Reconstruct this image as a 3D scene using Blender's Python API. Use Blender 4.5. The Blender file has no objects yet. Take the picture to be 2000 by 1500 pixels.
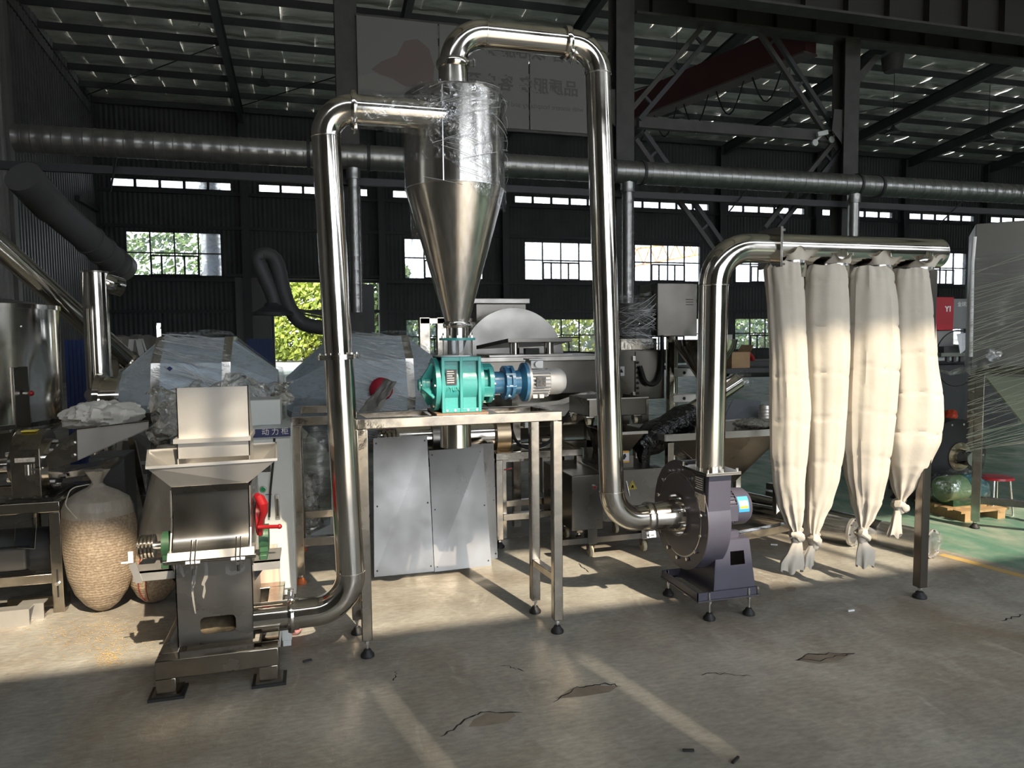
import bpy, bmesh, math, random
from mathutils import Vector as V, Matrix, noise

sc = bpy.context.scene
random.seed(7)

# ------------------------------------------------------------------ camera
FPX = 1400.0
TH = math.radians(15.6); PT = math.atan(95/FPX); RL = 0.01
CAM = V((0, 0, 1.55))
_fw = V((math.sin(TH)*math.cos(PT), math.cos(TH)*math.cos(PT), -math.sin(PT)))
_r0 = V((math.cos(TH), -math.sin(TH), 0)); _u0 = _r0.cross(_fw)
_R = _r0*math.cos(RL) - _u0*math.sin(RL); _U = _u0*math.cos(RL) + _r0*math.sin(RL)
cd = bpy.data.cameras.new('camera'); cam = bpy.data.objects.new('camera', cd)
sc.collection.objects.link(cam)
m3 = Matrix((_R, _U, -_fw)).transposed().to_4x4(); m3.translation = CAM
cam.matrix_world = m3
cd.sensor_width = 36; cd.lens = FPX/2000*36; cd.clip_start = .05; cd.clip_end = 400
sc.camera = cam

# ------------------------------------------------------------------ world, sun, exposure
w = bpy.data.worlds.new('sky'); sc.world = w; w.use_nodes = True
nt = w.node_tree; nt.nodes.clear()
bg = nt.nodes.new('ShaderNodeBackground'); bg.inputs[0].default_value = (.90, .945, 1.0, 1); bg.inputs[1].default_value = 2.6
ow = nt.nodes.new('ShaderNodeOutputWorld'); nt.links.new(bg.outputs[0], ow.inputs[0])
sd = bpy.data.lights.new('sun', 'SUN'); so = bpy.data.objects.new('sun', sd); sc.collection.objects.link(so)
sd.energy = 3.7; sd.angle = math.radians(.53); sd.color = (1, .85, .64)
so.rotation_euler = V((-.25, 1, -1.0)).to_track_quat('-Z', 'Y').to_euler()
so.location = (6, -20, 25)
vs = sc.view_settings
vs.view_transform = 'Standard'; vs.look = 'None'; vs.gamma = 1; vs.use_curve_mapping = False
vs.exposure = 1.05
cy = sc.cycles
cy.use_denoising = True; cy.use_adaptive_sampling = True; cy.adaptive_threshold = .06; cy.max_bounces = 6; cy.diffuse_bounces = 3; cy.glossy_bounces = 4
cy.transparent_max_bounces = 12; cy.sample_clamp_indirect = 8; cy.blur_glossy = .3

# ------------------------------------------------------------------ point helpers (photograph pixel + a known depth -> place)
def ray(px, py): return _fw + _R*((px-1000)/FPX) + _U*((750-py)/FPX)
def A(px, py, Y): d = ray(px, py); return CAM + d*(Y/d.y)
def AX(px, py, X): d = ray(px, py); return CAM + d*(X/d.x)
def FL(px, py, z=0): d = ray(px, py); return CAM + d*((z-CAM.z)/d.z)

# ------------------------------------------------------------------ mesh helpers
ORG = {}
def frame(d):
    d = d.normalized(); h = V((0, 0, 1)) if abs(d.z) < .95 else V((0, 1, 0))
    a = h.cross(d).normalized(); return a, d.cross(a), d

def fillet(pts, r, n=8):
    pts = [V(p) for p in pts]; out = [pts[0]]
    for i in range(1, len(pts)-1):
        p, a, b = pts[i], (pts[i-1]-pts[i]), (pts[i+1]-pts[i])
        la, lb = a.length, b.length; a /= la; b /= lb
        ang = a.angle(b)
        if ang > 3.1: out.append(p); continue
        t = min(r/math.tan(ang/2), la*.49 if i > 1 else la*.98, lb*.49 if i < len(pts)-2 else lb*.98)
        rr = t*math.tan(ang/2); c = p + (a+b).normalized()*(rr/math.sin(ang/2))
        s, e = p+a*t-c, p+b*t-c
        for k in range(n+1):
            w_ = s.angle(e); out.append(c + (s*math.sin((1-k/n)*w_) + e*math.sin(k/n*w_))/math.sin(w_))
    out.append(pts[-1]); return out

class MB:
    def __init__(s): s.v = []; s.f = []
    def add(s, vs, fs):
        b = len(s.v); s.v += [V(p) for p in vs]; s.f += [tuple(b+i for i in f) for f in fs]; return s
    def box(s, x0, x1, y0, y1, z0, z1):
        return s.add([(x0,y0,z0),(x1,y0,z0),(x1,y1,z0),(x0,y1,z0),(x0,y0,z1),(x1,y0,z1),(x1,y1,z1),(x0,y1,z1)],
                     [(0,3,2,1),(4,5,6,7),(0,1,5,4),(1,2,6,5),(2,3,7,6),(3,0,4,7)])
    def bar(s, p0, p1, w, h=None, up=None):
        p0, p1 = V(p0), V(p1); h = h or w; d = (p1-p0).normalized()
        u = V(up) if up else (V((0,0,1)) if abs(d.z) < .95 else V((0,1,0)))
        a = u.cross(d).normalized()*(w/2); b = d.cross(a).normalized()*(h/2)
        q = [p0-a-b, p0+a-b, p0+a+b, p0-a+b, p1-a-b, p1+a-b, p1+a+b, p1-a+b]
        return s.add(q, [(0,3,2,1),(4,5,6,7),(0,1,5,4),(1,2,6,5),(2,3,7,6),(3,0,4,7)])
    def cyl(s, p0, p1, r0, r1=None, n=24, cap=True):
        r1 = r0 if r1 is None else r1; p0, p1 = V(p0), V(p1); a, b, d = frame(p1-p0); q = []
        for p, r in ((p0, r0), (p1, r1)):
            q += [p + (a*math.cos(t*math.tau/n) + b*math.sin(t*math.tau/n))*r for t in range(n)]
        f = [(i, (i+1) % n, n+(i+1) % n, n+i) for i in range(n)]
        if cap: f += [tuple(range(n-1, -1, -1)), tuple(range(n, 2*n))]
        return s.add(q, f)
    def tube(s, path, r, n=20, cap=True):
        path = [V(p) for p in path]; N = len(path); rs = r if isinstance(r, (list, tuple)) else [r]*N
        a, b, d = frame(path[1]-path[0]); q = []
        for i in range(N):
            dd = (path[min(i+1, N-1)]-path[max(i-1, 0)]).normalized()
            a = (a - dd*a.dot(dd)).normalized(); b = dd.cross(a)
            q += [path[i] + (a*math.cos(t*math.tau/n) + b*math.sin(t*math.tau/n))*rs[i] for t in range(n)]
        f = [(k*n+i, k*n+(i+1) % n, (k+1)*n+(i+1) % n, (k+1)*n+i) for k in range(N-1) for i in range(n)]
        if cap: f += [tuple(range(n-1, -1, -1)), tuple(range((N-1)*n, N*n))]
        return s.add(q, f)
    def lathe(s, prof, o, axis=(0,0,1), n=32, fn=None):
        o = V(o); a, b, d = frame(V(axis)); q = []
        for j, (r, h) in enumerate(prof):
            for t in range(n):
                th = t*math.tau/n; rr = r*(fn(th, j/(len(prof)-1)) if fn else 1)
                q.append(o + d*h + (a*math.cos(th) + b*math.sin(th))*rr)
        f = [(k*n+i, k*n+(i+1) % n, (k+1)*n+(i+1) % n, (k+1)*n+i) for k in range(len(prof)-1) for i in range(n)]
        if prof[0][0] > 1e-4: f.append(tuple(range(n-1, -1, -1)))
        if prof[-1][0] > 1e-4: f.append(tuple(range((len(prof)-1)*n, len(prof)*n)))
        return s.add(q, f)
    def prism(s, pts, ext):
        pts = [V(p) for p in pts]; e = V(ext); n = len(pts)
        nrm = V((0,0,0))
        for i in range(n): nrm += pts[i].cross(pts[(i+1) % n])
        if nrm.dot(e) > 0: pts.reverse()
        return s.add(pts + [p+e for p in pts], [tuple(range(n)), tuple(range(2*n-1, n-1, -1))] +
                     [(i, n+i, n+(i+1) % n, (i+1) % n) for i in range(n)])
    def grid(s, fn, nu, nv):
        q = [fn(i/nu, j/nv) for j in range(nv+1) for i in range(nu+1)]
        return s.add(q, [(j*(nu+1)+i, j*(nu+1)+i+1, (j+1)*(nu+1)+i+1, (j+1)*(nu+1)+i) for j in range(nv) for i in range(nu)])
    def jitter(s, amp, sc_=3.0, seed=0):
        for k, p in enumerate(s.v):
            s.v[k] = p + noise.noise_vector(p*sc_ + V((seed, seed*1.7, 0)))*amp
        return s
    def sphere(s, c, rx, ry=None, rz=None, n=16, m=10):
        ry = ry or rx; rz = rz or rx; c = V(c); q = [c+V((0,0,-rz))]
        for j in range(1, m):
            ph = -math.pi/2 + math.pi*j/m
            q += [c+V((rx*math.cos(ph)*math.cos(i*math.tau/n), ry*math.cos(ph)*math.sin(i*math.tau/n), rz*math.sin(ph))) for i in range(n)]
        q.append(c+V((0,0,rz))); L = len(q)-1
        f = [(0, 1+(i+1) % n, 1+i) for i in range(n)]
        f += [(1+j*n+i, 1+j*n+(i+1) % n, 1+(j+1)*n+(i+1) % n, 1+(j+1)*n+i) for j in range(m-2) for i in range(n)]
        f += [(1+(m-2)*n+i, 1+(m-2)*n+(i+1) % n, L) for i in range(n)]
        return s.add(q, f)
    def build(s, name, mat, parent=None, smooth=True, bevel=0, solid=0, sub=0, ang=35, origin=None):
        if parent is not None: O = ORG[parent]
        else:
            xs = [p.x for p in s.v]; ys = [p.y for p in s.v]; zs = [p.z for p in s.v]
            O = V(origin) if origin is not None else V(((min(xs)+max(xs))/2, (min(ys)+max(ys))/2, min(zs)))
        me = bpy.data.meshes.new(name); me.from_pydata([tuple(p-O) for p in s.v], [], s.f)
        me.materials.append(mat)
        if smooth:
            me.polygons.foreach_set('use_smooth', [True]*len(me.polygons)); me.set_sharp_from_angle(angle=math.radians(ang))
        o = bpy.data.objects.new(name, me); sc.collection.objects.link(o)
        if parent is not None: o.parent = parent
        else: o.location = O
        ORG[o] = O
        if solid:
            q = o.modifiers.new('thick', 'SOLIDIFY'); q.thickness = solid; q.offset = 0
        if bevel:
            q = o.modifiers.new('edge', 'BEVEL'); q.width = bevel; q.segments = 2; q.limit_method = 'ANGLE'; q.angle_limit = math.radians(40)
        if sub:
            q = o.modifiers.new('sub', 'SUBSURF'); q.levels = sub; q.render_levels = sub
        return o

def thing(name, label, cat, loc, group=None):
    o = bpy.data.objects.new(name, None); sc.collection.objects.link(o); o.location = loc
    o.empty_display_size = .1; ORG[o] = V(loc); return tag(o, label, cat, group)
def tag(o, label, cat, group=None):
    o['label'] = label; o['category'] = cat
    if group: o['group'] = group
    return o
def struct(o): o['kind'] = 'structure'; return o
def sgroup(name, loc=(0,0,0)):
    o = bpy.data.objects.new(name, None); sc.collection.objects.link(o); o.location = loc; ORG[o] = V(loc); return struct(o)
def dupe(o, off=(0,0,0), parent=None):
    c = o.copy(); sc.collection.objects.link(c); P = parent or o.parent; c.parent = P
    c.location = o.location + V(off); ORG[c] = ORG[o] + V(off); return c
def copy_tree(o, off, label=None, parent=None):
    c = o.copy(); sc.collection.objects.link(c)
    if parent is None: c.location = o.location + V(off); ORG[c] = ORG[o]+V(off)
    else: c.parent = parent; ORG[c] = ORG[parent]
    if label: c['label'] = label
    for ch in list(o.children): copy_tree(ch, (0,0,0), None, c)
    return c
def box(name, mat, parent, x0, x1, y0, y1, z0, z1, bevel=0):
    return MB().box(x0, x1, y0, y1, z0, z1).build(name, mat, parent, bevel=bevel)
def text(s, size, loc, xdir, up, mat, parent, name='lettering', mirror=False, ext=.002, align='LEFT', bold=0):
    cu = bpy.data.curves.new(name, 'FONT'); cu.body = s; cu.size = size; cu.extrude = ext; cu.align_x = align; cu.offset = bold
    t = bpy.data.objects.new(name, cu); sc.collection.objects.link(t)
    dg = bpy.context.evaluated_depsgraph_get()
    me = bpy.data.meshes.new_from_object(t.evaluated_get(dg)); bpy.data.objects.remove(t)
    x = V(xdir).normalized(); u = V(up); u = (u-x*u.dot(x)).normalized(); z = x.cross(u)
    if mirror: x = -x
    M = Matrix((x, u, z)).transposed().to_4x4(); M.translation = V(loc)-ORG[parent]
    me.transform(M); me.materials.clear(); me.materials.append(mat)
    o = bpy.data.objects.new(name, me); sc.collection.objects.link(o); o.parent = parent; ORG[o] = ORG[parent]; return o

# ------------------------------------------------------------------ materials
def N(nt, t, **k):
    n = nt.nodes.new(t)
    for a, b in k.items(): setattr(n, a, b)
    return n
def mat(name, col, rough=.5, metal=0., c2=None, nscale=5., bump=0., bscale=30., stretch=(1,1,1), rvar=0., detail=4, spec=.5, trans=0., coat=0., band=None):
    m = bpy.data.materials.new(name); m.use_nodes = True; t = m.node_tree; b = t.nodes['Principled BSDF']
    L = t.links.new
    b.inputs['Base Color'].default_value = (*col, 1); b.inputs['Roughness'].default_value = rough; b.inputs['Metallic'].default_value = metal
    b.inputs['Specular IOR Level'].default_value = spec; b.inputs['Coat Weight'].default_value = coat
    co = N(t, 'ShaderNodeTexCoord'); mp = N(t, 'ShaderNodeMapping'); mp.inputs['Scale'].default_value = stretch
    L(co.outputs['Object'], mp.inputs[0])
    nz = N(t, 'ShaderNodeTexNoise'); nz.inputs['Scale'].default_value = nscale; nz.inputs['Detail'].default_value = detail; L(mp.outputs[0], nz.inputs[0])
    if c2:
        rp = N(t, 'ShaderNodeValToRGB'); rp.color_ramp.elements[0].position = .38; rp.color_ramp.elements[1].position = .64
        rp.color_ramp.elements[0].color = (*col, 1); rp.color_ramp.elements[1].color = (*c2, 1)
        L(nz.outputs[0], rp.inputs[0]); L(rp.outputs[0], b.inputs['Base Color'])
    if rvar:
        mr = N(t, 'ShaderNodeMapRange'); mr.inputs[3].default_value = max(.02, rough-rvar); mr.inputs[4].default_value = min(1, rough+rvar)
        mr.inputs[1].default_value = .3; mr.inputs[2].default_value = .7
        L(nz.outputs[0], mr.inputs[0]); L(mr.outputs[0], b.inputs['Roughness'])
    if bump or band:
        bp = N(t, 'ShaderNodeBump'); bp.inputs['Strength'].default_value = 1; bp.inputs['Distance'].default_value = bump or .01
        if band:
            wv = N(t, 'ShaderNodeTexWave', wave_type='BANDS', bands_direction=band[0]); wv.inputs['Scale'].default_value = band[1]
            wv.inputs['Distortion'].default_value = band[2]; wv.inputs['Detail Scale'].default_value = 1.5
            L(co.outputs['Object'], wv.inputs[0]); L(wv.outputs[1], bp.inputs['Height'])
        else:
            n2 = N(t, 'ShaderNodeTexNoise'); n2.inputs['Scale'].default_value = bscale; n2.inputs['Detail'].default_value = 3
            L(mp.outputs[0], n2.inputs[0]); L(n2.outputs[0], bp.inputs['Height'])
        L(bp.outputs[0], b.inputs['Normal'])
    if trans:
        b.inputs['Transmission Weight'].default_value = trans
    return m

def film(name, tint=(.9,.92,.94), base=.10, peak=.65, scale=(3,3,3), rough=.12, bumpd=.01, bs=18, diffuse=.25):
    m = bpy.data.materials.new(name); m.use_nodes = True; t = m.node_tree; L = t.links.new
    t.nodes.remove(t.nodes['Principled BSDF']); out = t.nodes['Material Output']
    tr = N(t, 'ShaderNodeBsdfTransparent'); tr.inputs[0].default_value = (.93,.94,.95,1)
    gl = N(t, 'ShaderNodeBsdfGlossy'); gl.inputs[0].default_value = (*tint, 1); gl.inputs['Roughness'].default_value = rough
    df = N(t, 'ShaderNodeBsdfDiffuse'); df.inputs[0].default_value = (*tint, 1)
    m1 = N(t, 'ShaderNodeMixShader'); m1.inputs[0].default_value = diffuse; L(gl.outputs[0], m1.inputs[1]); L(df.outputs[0], m1.inputs[2])
    mx = N(t, 'ShaderNodeMixShader'); L(tr.outputs[0], mx.inputs[1]); L(m1.outputs[0], mx.inputs[2]); L(mx.outputs[0], out.inputs[0])
    co = N(t, 'ShaderNodeTexCoord'); mp = N(t, 'ShaderNodeMapping'); mp.inputs['Scale'].default_value = scale; L(co.outputs['Object'], mp.inputs[0])
    nz = N(t, 'ShaderNodeTexNoise'); nz.inputs['Scale'].default_value = 4; nz.inputs['Detail'].default_value = 5; nz.inputs['Distortion'].default_value = 1.2; L(mp.outputs[0], nz.inputs[0])
    mr = N(t, 'ShaderNodeMapRange'); mr.inputs[1].default_value = .42; mr.inputs[2].default_value = .75; mr.inputs[3].default_value = base; mr.inputs[4].default_value = peak
    L(nz.outputs[0], mr.inputs[0]); L(mr.outputs[0], mx.inputs[0])
    n2 = N(t, 'ShaderNodeTexNoise'); n2.inputs['Scale'].default_value = bs; n2.inputs['Detail'].default_value = 3; n2.inputs['Distortion'].default_value = .8; L(mp.outputs[0], n2.inputs[0])
    bp = N(t, 'ShaderNodeBump'); bp.inputs['Strength'].default_value = 1; bp.inputs['Distance'].default_value = bumpd; L(n2.outputs[0], bp.inputs['Height'])
    L(bp.outputs[0], gl.inputs['Normal']); L(bp.outputs[0], df.inputs['Normal'])
    return m

steel = mat('polished_steel', (.74,.705,.65), .14, 1, nscale=5, rvar=.08, detail=8, bump=.0008, bscale=4)
steel_v = mat('brushed_steel', (.60,.57,.53), .22, 1, c2=(.74,.71,.67), nscale=2.5, rvar=.05, stretch=(18,18,.25), bump=.00012, bscale=3)
steel_s = mat('worn_steel_tube', (.50,.46,.40), .19, 1, c2=(.36,.33,.285), nscale=9, rvar=.12, bump=.0006, bscale=25)
steel_d = mat('dull_steel_sheet', (.18,.170,.154), .31, 1, c2=(.23,.217,.197), nscale=3, rvar=.08)
steel_lt = mat('pale_steel_plate', (.62,.60,.57), .42, .75, c2=(.55,.53,.50), nscale=6, rvar=.1)
steel_cr = mat('crusher_steel', (.50,.475,.435), .30, 1, c2=(.40,.38,.35), nscale=4, rvar=.08, stretch=(1,1,2))
chrome = mat('bolt_metal', (.75,.74,.72), .22, 1)
galv = mat('galvanised_duct', (.42,.42,.41), .34, .9, c2=(.34,.34,.33), nscale=5, band=('X', 1.15, 0), bump=.01)
galv_z = mat('galvanised_drop_duct', (.42,.42,.41), .34, .9, band=('Z', 1.3, 0), bump=.008)
dark_st = mat('dark_painted_steel', (.045,.047,.05), .55)
rail_st = mat('grey_painted_steel', (.075,.072,.068), .6, c2=(.055,.053,.05), nscale=3)
wallm = mat('dark_cladding', (.075,.078,.08), .65, c2=(.06,.06,.062), nscale=.8, band=('X', 1.6, 0), bump=.02)
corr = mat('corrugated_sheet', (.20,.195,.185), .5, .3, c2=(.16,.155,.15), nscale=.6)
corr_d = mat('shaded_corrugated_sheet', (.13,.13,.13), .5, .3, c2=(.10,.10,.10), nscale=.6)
foil = mat('foil_insulation', (.92,.89,.82), .45, .2, c2=(.70,.68,.63), nscale=.9, bump=.05, bscale=3.2, stretch=(1,2.6,1))
black = mat('black_rubber', (.015,.015,.016), .6)
hose_m = mat('grey_flexible_hose', (.09,.09,.092), .55)
teal = mat('teal_enamel', (.06,.39,.375), .32, c2=(.07,.36,.345), nscale=9, bump=.0008, bscale=60)
teal_d = mat('teal_enamel_shaft', (.06,.42,.35), .4)
blue = mat('blue_enamel', (.04,.16,.30), .3, c2=(.05,.19,.34), nscale=10, bump=.0008, bscale=50)
silver = mat('silver_motor_paint', (.48,.48,.48), .42, .2)
purple = mat('slate_violet_paint', (.080,.077,.108), .33, c2=(.074,.071,.10), nscale=6)
purple_f = mat('slate_disc_paint', (.115,.108,.125), .26, .35)
red = mat('red_enamel', (.28,.01,.014), .3)
green = mat('green_enamel', (.03,.085,.045), .42, c2=(.04,.11,.055), nscale=20)
cloth = mat('cream_cotton', (.57,.53,.465), .9, c2=(.53,.49,.425), nscale=5, bump=.003, bscale=14, spec=.1)
cloth_g = mat('grey_white_sackcloth', (.68,.66,.61), .9, c2=(.60,.58,.53), nscale=8, bump=.006, bscale=14, spec=.1)
film_c = film('clear_stretch_film', base=.05, peak=.42, scale=(2.2,2.2,2.2), rough=.07, bumpd=.03, bs=7, diffuse=.10)
film_w = film('machine_stretch_film', (.85,.87,.88), base=.04, peak=.55, scale=(2.5,2.5,10), rough=.12, bumpd=.03, bs=8, diffuse=.35)
film_s = film('stretch_film_streaks', base=.05, peak=.45, scale=(.5,.5,14), bumpd=.004, bs=9, rough=.16)
film_d = film('dusty_plastic_sheet', (.60,.58,.52), base=.5, peak=.92, rough=.16, bumpd=.05, bs=5, diffuse=.6)
film_g = film('greenish_stretch_film', (.75,.80,.68), base=.02, peak=.2, scale=(1.2,1.2,22), bumpd=.004, bs=6, rough=.18, diffuse=.3)
film_k = mat('black_stretch_film', (.012,.012,.014), .14, bump=.02, bscale=22)
glass = film('sight_glass', (.8,.82,.82), base=.10, peak=.16, scale=(1,1,1), rough=.03, bumpd=.0, diffuse=.05)
pane_m = film('dusty_window_glass', (.62,.70,.80), base=.18, peak=.55, scale=(.7,.7,.7), rough=.1, bumpd=.0, diffuse=.9)
pblue = mat('pale_blue_protective_film', (.50,.58,.64), .28, .2, c2=(.46,.54,.60), nscale=4, bump=.003, bscale=7)
white_p = mat('white_cabinet_paint', (.66,.69,.67), .4)
navy = mat('navy_sign_plate', (.03,.04,.12), .4)
white_l = mat('white_lettering', (.8,.8,.8), .5)
plate_k = mat('black_name_plate', (.03,.028,.026), .35, c2=(.10,.09,.08), nscale=90)
paper = mat('printed_label', (.62,.58,.48), .6, c2=(.45,.38,.33), nscale=70)
paper_w = mat('white_paper', (.75,.76,.80), .7)
paper_b = mat('blue_white_label', (.05,.33,.62), .4)
amber = mat('amber_sign', (.75,.38,.04), .5)
yellow = mat('yellow_sign', (.72,.58,.10), .5)
nylon = mat('cream_nylon_wheel', (.62,.56,.40), .5)
cardboard = mat('cardboard', (.36,.24,.13), .8, c2=(.31,.20,.11), nscale=8)
banner = mat('grey_banner_sheet', (.20,.197,.19), .7)
banner_t = mat('banner_lettering', (.125,.122,.115), .7)
banner_r = mat('banner_heart', (.165,.125,.12), .7)
banner_h = mat('banner_hand', (.225,.215,.205), .7)
bluebrd = mat('blue_sheet_panel', (.015,.035,.13), .5)
tarp = mat('grey_brown_tarpaulin', (.13,.125,.115), .8, bump=.02, bscale=6)
wood = mat('pale_timber', (.42,.28,.14), .7, c2=(.36,.23,.11), nscale=5, stretch=(1,8,8))
crane_m = mat('dark_red_crane_paint', (.09,.025,.03), .5)
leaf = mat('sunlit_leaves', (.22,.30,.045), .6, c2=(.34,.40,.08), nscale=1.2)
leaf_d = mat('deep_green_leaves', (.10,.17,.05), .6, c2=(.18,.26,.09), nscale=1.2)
bark = mat('bark', (.12,.09,.07), .9)
gnd = mat('yard_concrete', (.35,.34,.31), .9)

# ================================================================== THE SETTING
def floor_material():
    m = bpy.data.materials.new('worn_concrete'); m.use_nodes = True; t = m.node_tree; L = t.links.new; b = t.nodes['Principled BSDF']
    co = N(t, 'ShaderNodeTexCoord')
    def nz(scale, det=6, dist=0., st=(1,1,1)):
        mp = N(t, 'ShaderNodeMapping'); mp.inputs['Scale'].default_value = st; L(co.outputs['Object'], mp.inputs[0])
        n = N(t, 'ShaderNodeTexNoise'); n.inputs['Scale'].default_value = scale; n.inputs['Detail'].default_value = det; n.inputs['Distortion'].default_value = dist
        n.inputs['Roughness'].default_value = .62; L(mp.outputs[0], n.inputs[0]); return n.outputs[0]
    def ramp(src, p0, p1, c0, c1):
        r = N(t, 'ShaderNodeValToRGB'); e = r.color_ramp.elements; e[0].position = p0; e[1].position = p1; e[0].color = (*c0, 1); e[1].color = (*c1, 1); L(src, r.inputs[0]); return r.outputs[0]
    def mix(a, bb, fac, mode='MIX'):
        x = N(t, 'ShaderNodeMix', data_type='RGBA', blend_type=mode)
        for s, i in ((a, 6), (bb, 7)):
            if isinstance(s, tuple): x.inputs[i].default_value = (*s, 1)
            else: L(s, x.inputs[i])
        if isinstance(fac, float): x.inputs[0].default_value = fac
        else: L(fac, x.inputs[0])
        return x.outputs[2]
    base = ramp(nz(1.6, 8, .5), .34, .68, (.27,.258,.228), (.47,.455,.405))
    brown = ramp(nz(.62, 6, .8), .47, .62, (0,0,0), (1,1,1))
    base = mix(base, (.21,.158,.112), mix((0,0,0), (.62,.62,.62), brown))
    pale = ramp(nz(2.3, 9, 1.6, (1.8,.8,1)), .58, .72, (0,0,0), (1,1,1))
    base = mix(base, (.54,.53,.49), mix((0,0,0), (.55,.55,.55), pale))
    fine = ramp(nz(38, 4, 0, (.5,1.4,1)), .3, .75, (.72,.72,.72), (1.12,1.12,1.12))
    base = mix(base, fine, 1.0, 'MULTIPLY')
    scr = ramp(nz(9, 5, 2.5, (3.5,.35,1)), .66, .70, (0,0,0), (1,1,1))
    base = mix(base, (.50,.49,.46), mix((0,0,0), (.4,.4,.4), scr))
    # green painted bay beyond the yellow line: X - .22*(3.9-Y) > 4.15
    sp = N(t, 'ShaderNodeSeparateXYZ'); L(co.outputs['Object'], sp.inputs[0])
    m1 = N(t, 'ShaderNodeMath', operation='MULTIPLY_ADD'); m1.inputs[1].default_value = .22; L(sp.outputs[1], m1.inputs[0]); L(sp.outputs[0], m1.inputs[2])
    m2 = N(t, 'ShaderNodeMath', operation='GREATER_THAN'); m2.inputs[1].default_value = 5.16; L(m1.outputs[0], m2.inputs[0])
    gr = ramp(nz(2.2, 8, 1.4, (1.5,.7,1)), .40, .66, (.085,.21,.15), (.26,.31,.25))
    gm = N(t, 'ShaderNodeMath', operation='MULTIPLY'); gm.inputs[1].default_value = .92; L(m2.outputs[0], gm.inputs[0])
    base = mix(base, gr, gm.outputs[0])
    L(base, b.inputs['Base Color'])
    rr = N(t, 'ShaderNodeMapRange'); rr.inputs[1].default_value = .35; rr.inputs[2].default_value = .7; rr.inputs[3].default_value = .36; rr.inputs[4].default_value = .72
    L(nz(3.1, 6, .6), rr.inputs[0]); L(rr.outputs[0], b.inputs['Roughness'])
    bp = N(t, 'ShaderNodeBump'); bp.inputs['Distance'].default_value = .004; L(nz(14, 8), bp.inputs['Height']); L(bp.outputs[0], b.inputs['Normal'])
    return m

YB = 34.7; XL = -8.65; XR = 62.; YF = -5.0
def roofz(y): return 11.45 + (YB-y)*.1
fl = struct(MB().add([(-30,YF-3,0),(XR,YF-3,0),(XR,YB+.3,0),(-30,YB+.3,0)], [(0,1,2,3)]).build('floor', floor_material(), smooth=False, origin=(0,0,0)))
struct(MB().add([(-80,YB+.3,-.03),(140,YB+.3,-.03),(140,120,-.03),(-80,120,-.03)], [(0,1,2,3)]).build('ground', gnd, smooth=False))
struct(MB().add([(-80,-60,-.03),(140,-60,-.03),(140,YF-3,-.03),(-80,YF-3,-.03)], [(0,1,2,3)]).build('ground', gnd, smooth=False))
ym = mat('worn_yellow_floor_paint', (.55,.33,.06), .6, c2=(.42,.33,.17), nscale=5)
a, b_ = FL(1838, 1083), FL(2060, 1142)
d = (b_-a).normalized(); nn = V((d.y, -d.x, 0))*.035
MB().prism([a-nn, b_-nn, b_+nn, a+nn], (0,0,.0015)).build('floor_marking', ym, fl, smooth=False)
# cracks: narrow dark grooves filled with grit, and slabs of broken screed between them
crk = mat('crack_grit', (.02,.018,.016), .9); scab = mat('broken_screed', (.27,.235,.19), .85, c2=(.20,.17,.135), nscale=9)
def crack(pix, w=.004):
    pts = [FL(*p) for p in pix]; P = []
    for i in range(len(pts)-1):
        for k in range(5):
            q = pts[i].lerp(pts[i+1], k/5); P.append(q+V((random.uniform(-.008,.008), random.uniform(-.01,.01), 0)))
    P.append(pts[-1]); q = []; f = []
    for i, p in enumerate(P):
        dd = (P[min(i+1,len(P)-1)]-P[max(i-1,0)]).normalized(); n = V((-dd.y, dd.x, 0))*w*random.uniform(.4,1.3)*(.2 if i in (0, len(P)-1) else 1)
        q += [p-n+V((0,0,.0012)), p+n+V((0,0,.0012))]
    f = [(2*i, 2*i+1, 2*i+3, 2*i+2) for i in range(len(P)-1)]
    MB().add(q, f).build('crack', crk, fl, smooth=False)
def slab(pix):
    pts = [FL(*p) for p in pix]; MB().add([p+V((0,0,.0006)) for p in pts], [tuple(range(len(pts)))]).build('broken_patch', scab, fl, smooth=False)
slab([(915,1420),(925,1405),(950,1393),(1000,1390),(1008,1398),(985,1412),(945,1418)]); crack([(860,1437),(888,1424),(920,1397),(955,1390),(1020,1392)])
slab([(1085,1365),(1115,1345),(1150,1339),(1208,1340),(1190,1352),(1140,1360)]); crack([(1082,1373),(1120,1345),(1150,1338),(1180,1336),(1212,1340)])
slab([(1556,1290),(1575,1277),(1610,1276),(1668,1276),(1640,1290),(1600,1297)]); crack([(1555,1290),(1575,1278),(1620,1277),(1670,1276)]); crack([(1556,1289),(1600,1290),(1640,1281),(1670,1277)], .003)
crack([(1365,1318),(1400,1315),(1430,1318),(1470,1321)], .003); crack([(1130,1100),(1140,1110),(1150,1118)], .004); crack([(1955,1212),(1975,1207),(2000,1201)], .006)
crack([(980,1300),(1005,1305),(1025,1312)], .003); crack([(770,1310),(775,1320),(768,1330)], .003)
slab([(1532,1148),(1545,1145),(1556,1148),(1552,1155),(1540,1156)])
for k, (px, py) in enumerate([(1510,1064),(1343,1466),(1662,1194),(600,1293),(1440,1490)]):
    p = FL(px, py); tag(MB().bar(p+V((-.02,0,.005)), p+V((.02,.012*(k-2),.005)), .009, .008).build('litter_scrap', (paper_w, black, paper_w, black, crk)[k]),
        ['white stub of litter on the floor behind the blower', 'dark offcut lying on the floor nearest the bottom edge', 'pale scrap of litter in front of the cloth bags', 'dark sliver on the floor right of the crusher foot', 'black chip on the floor at the bottom edge'][k], 'litter')

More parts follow.
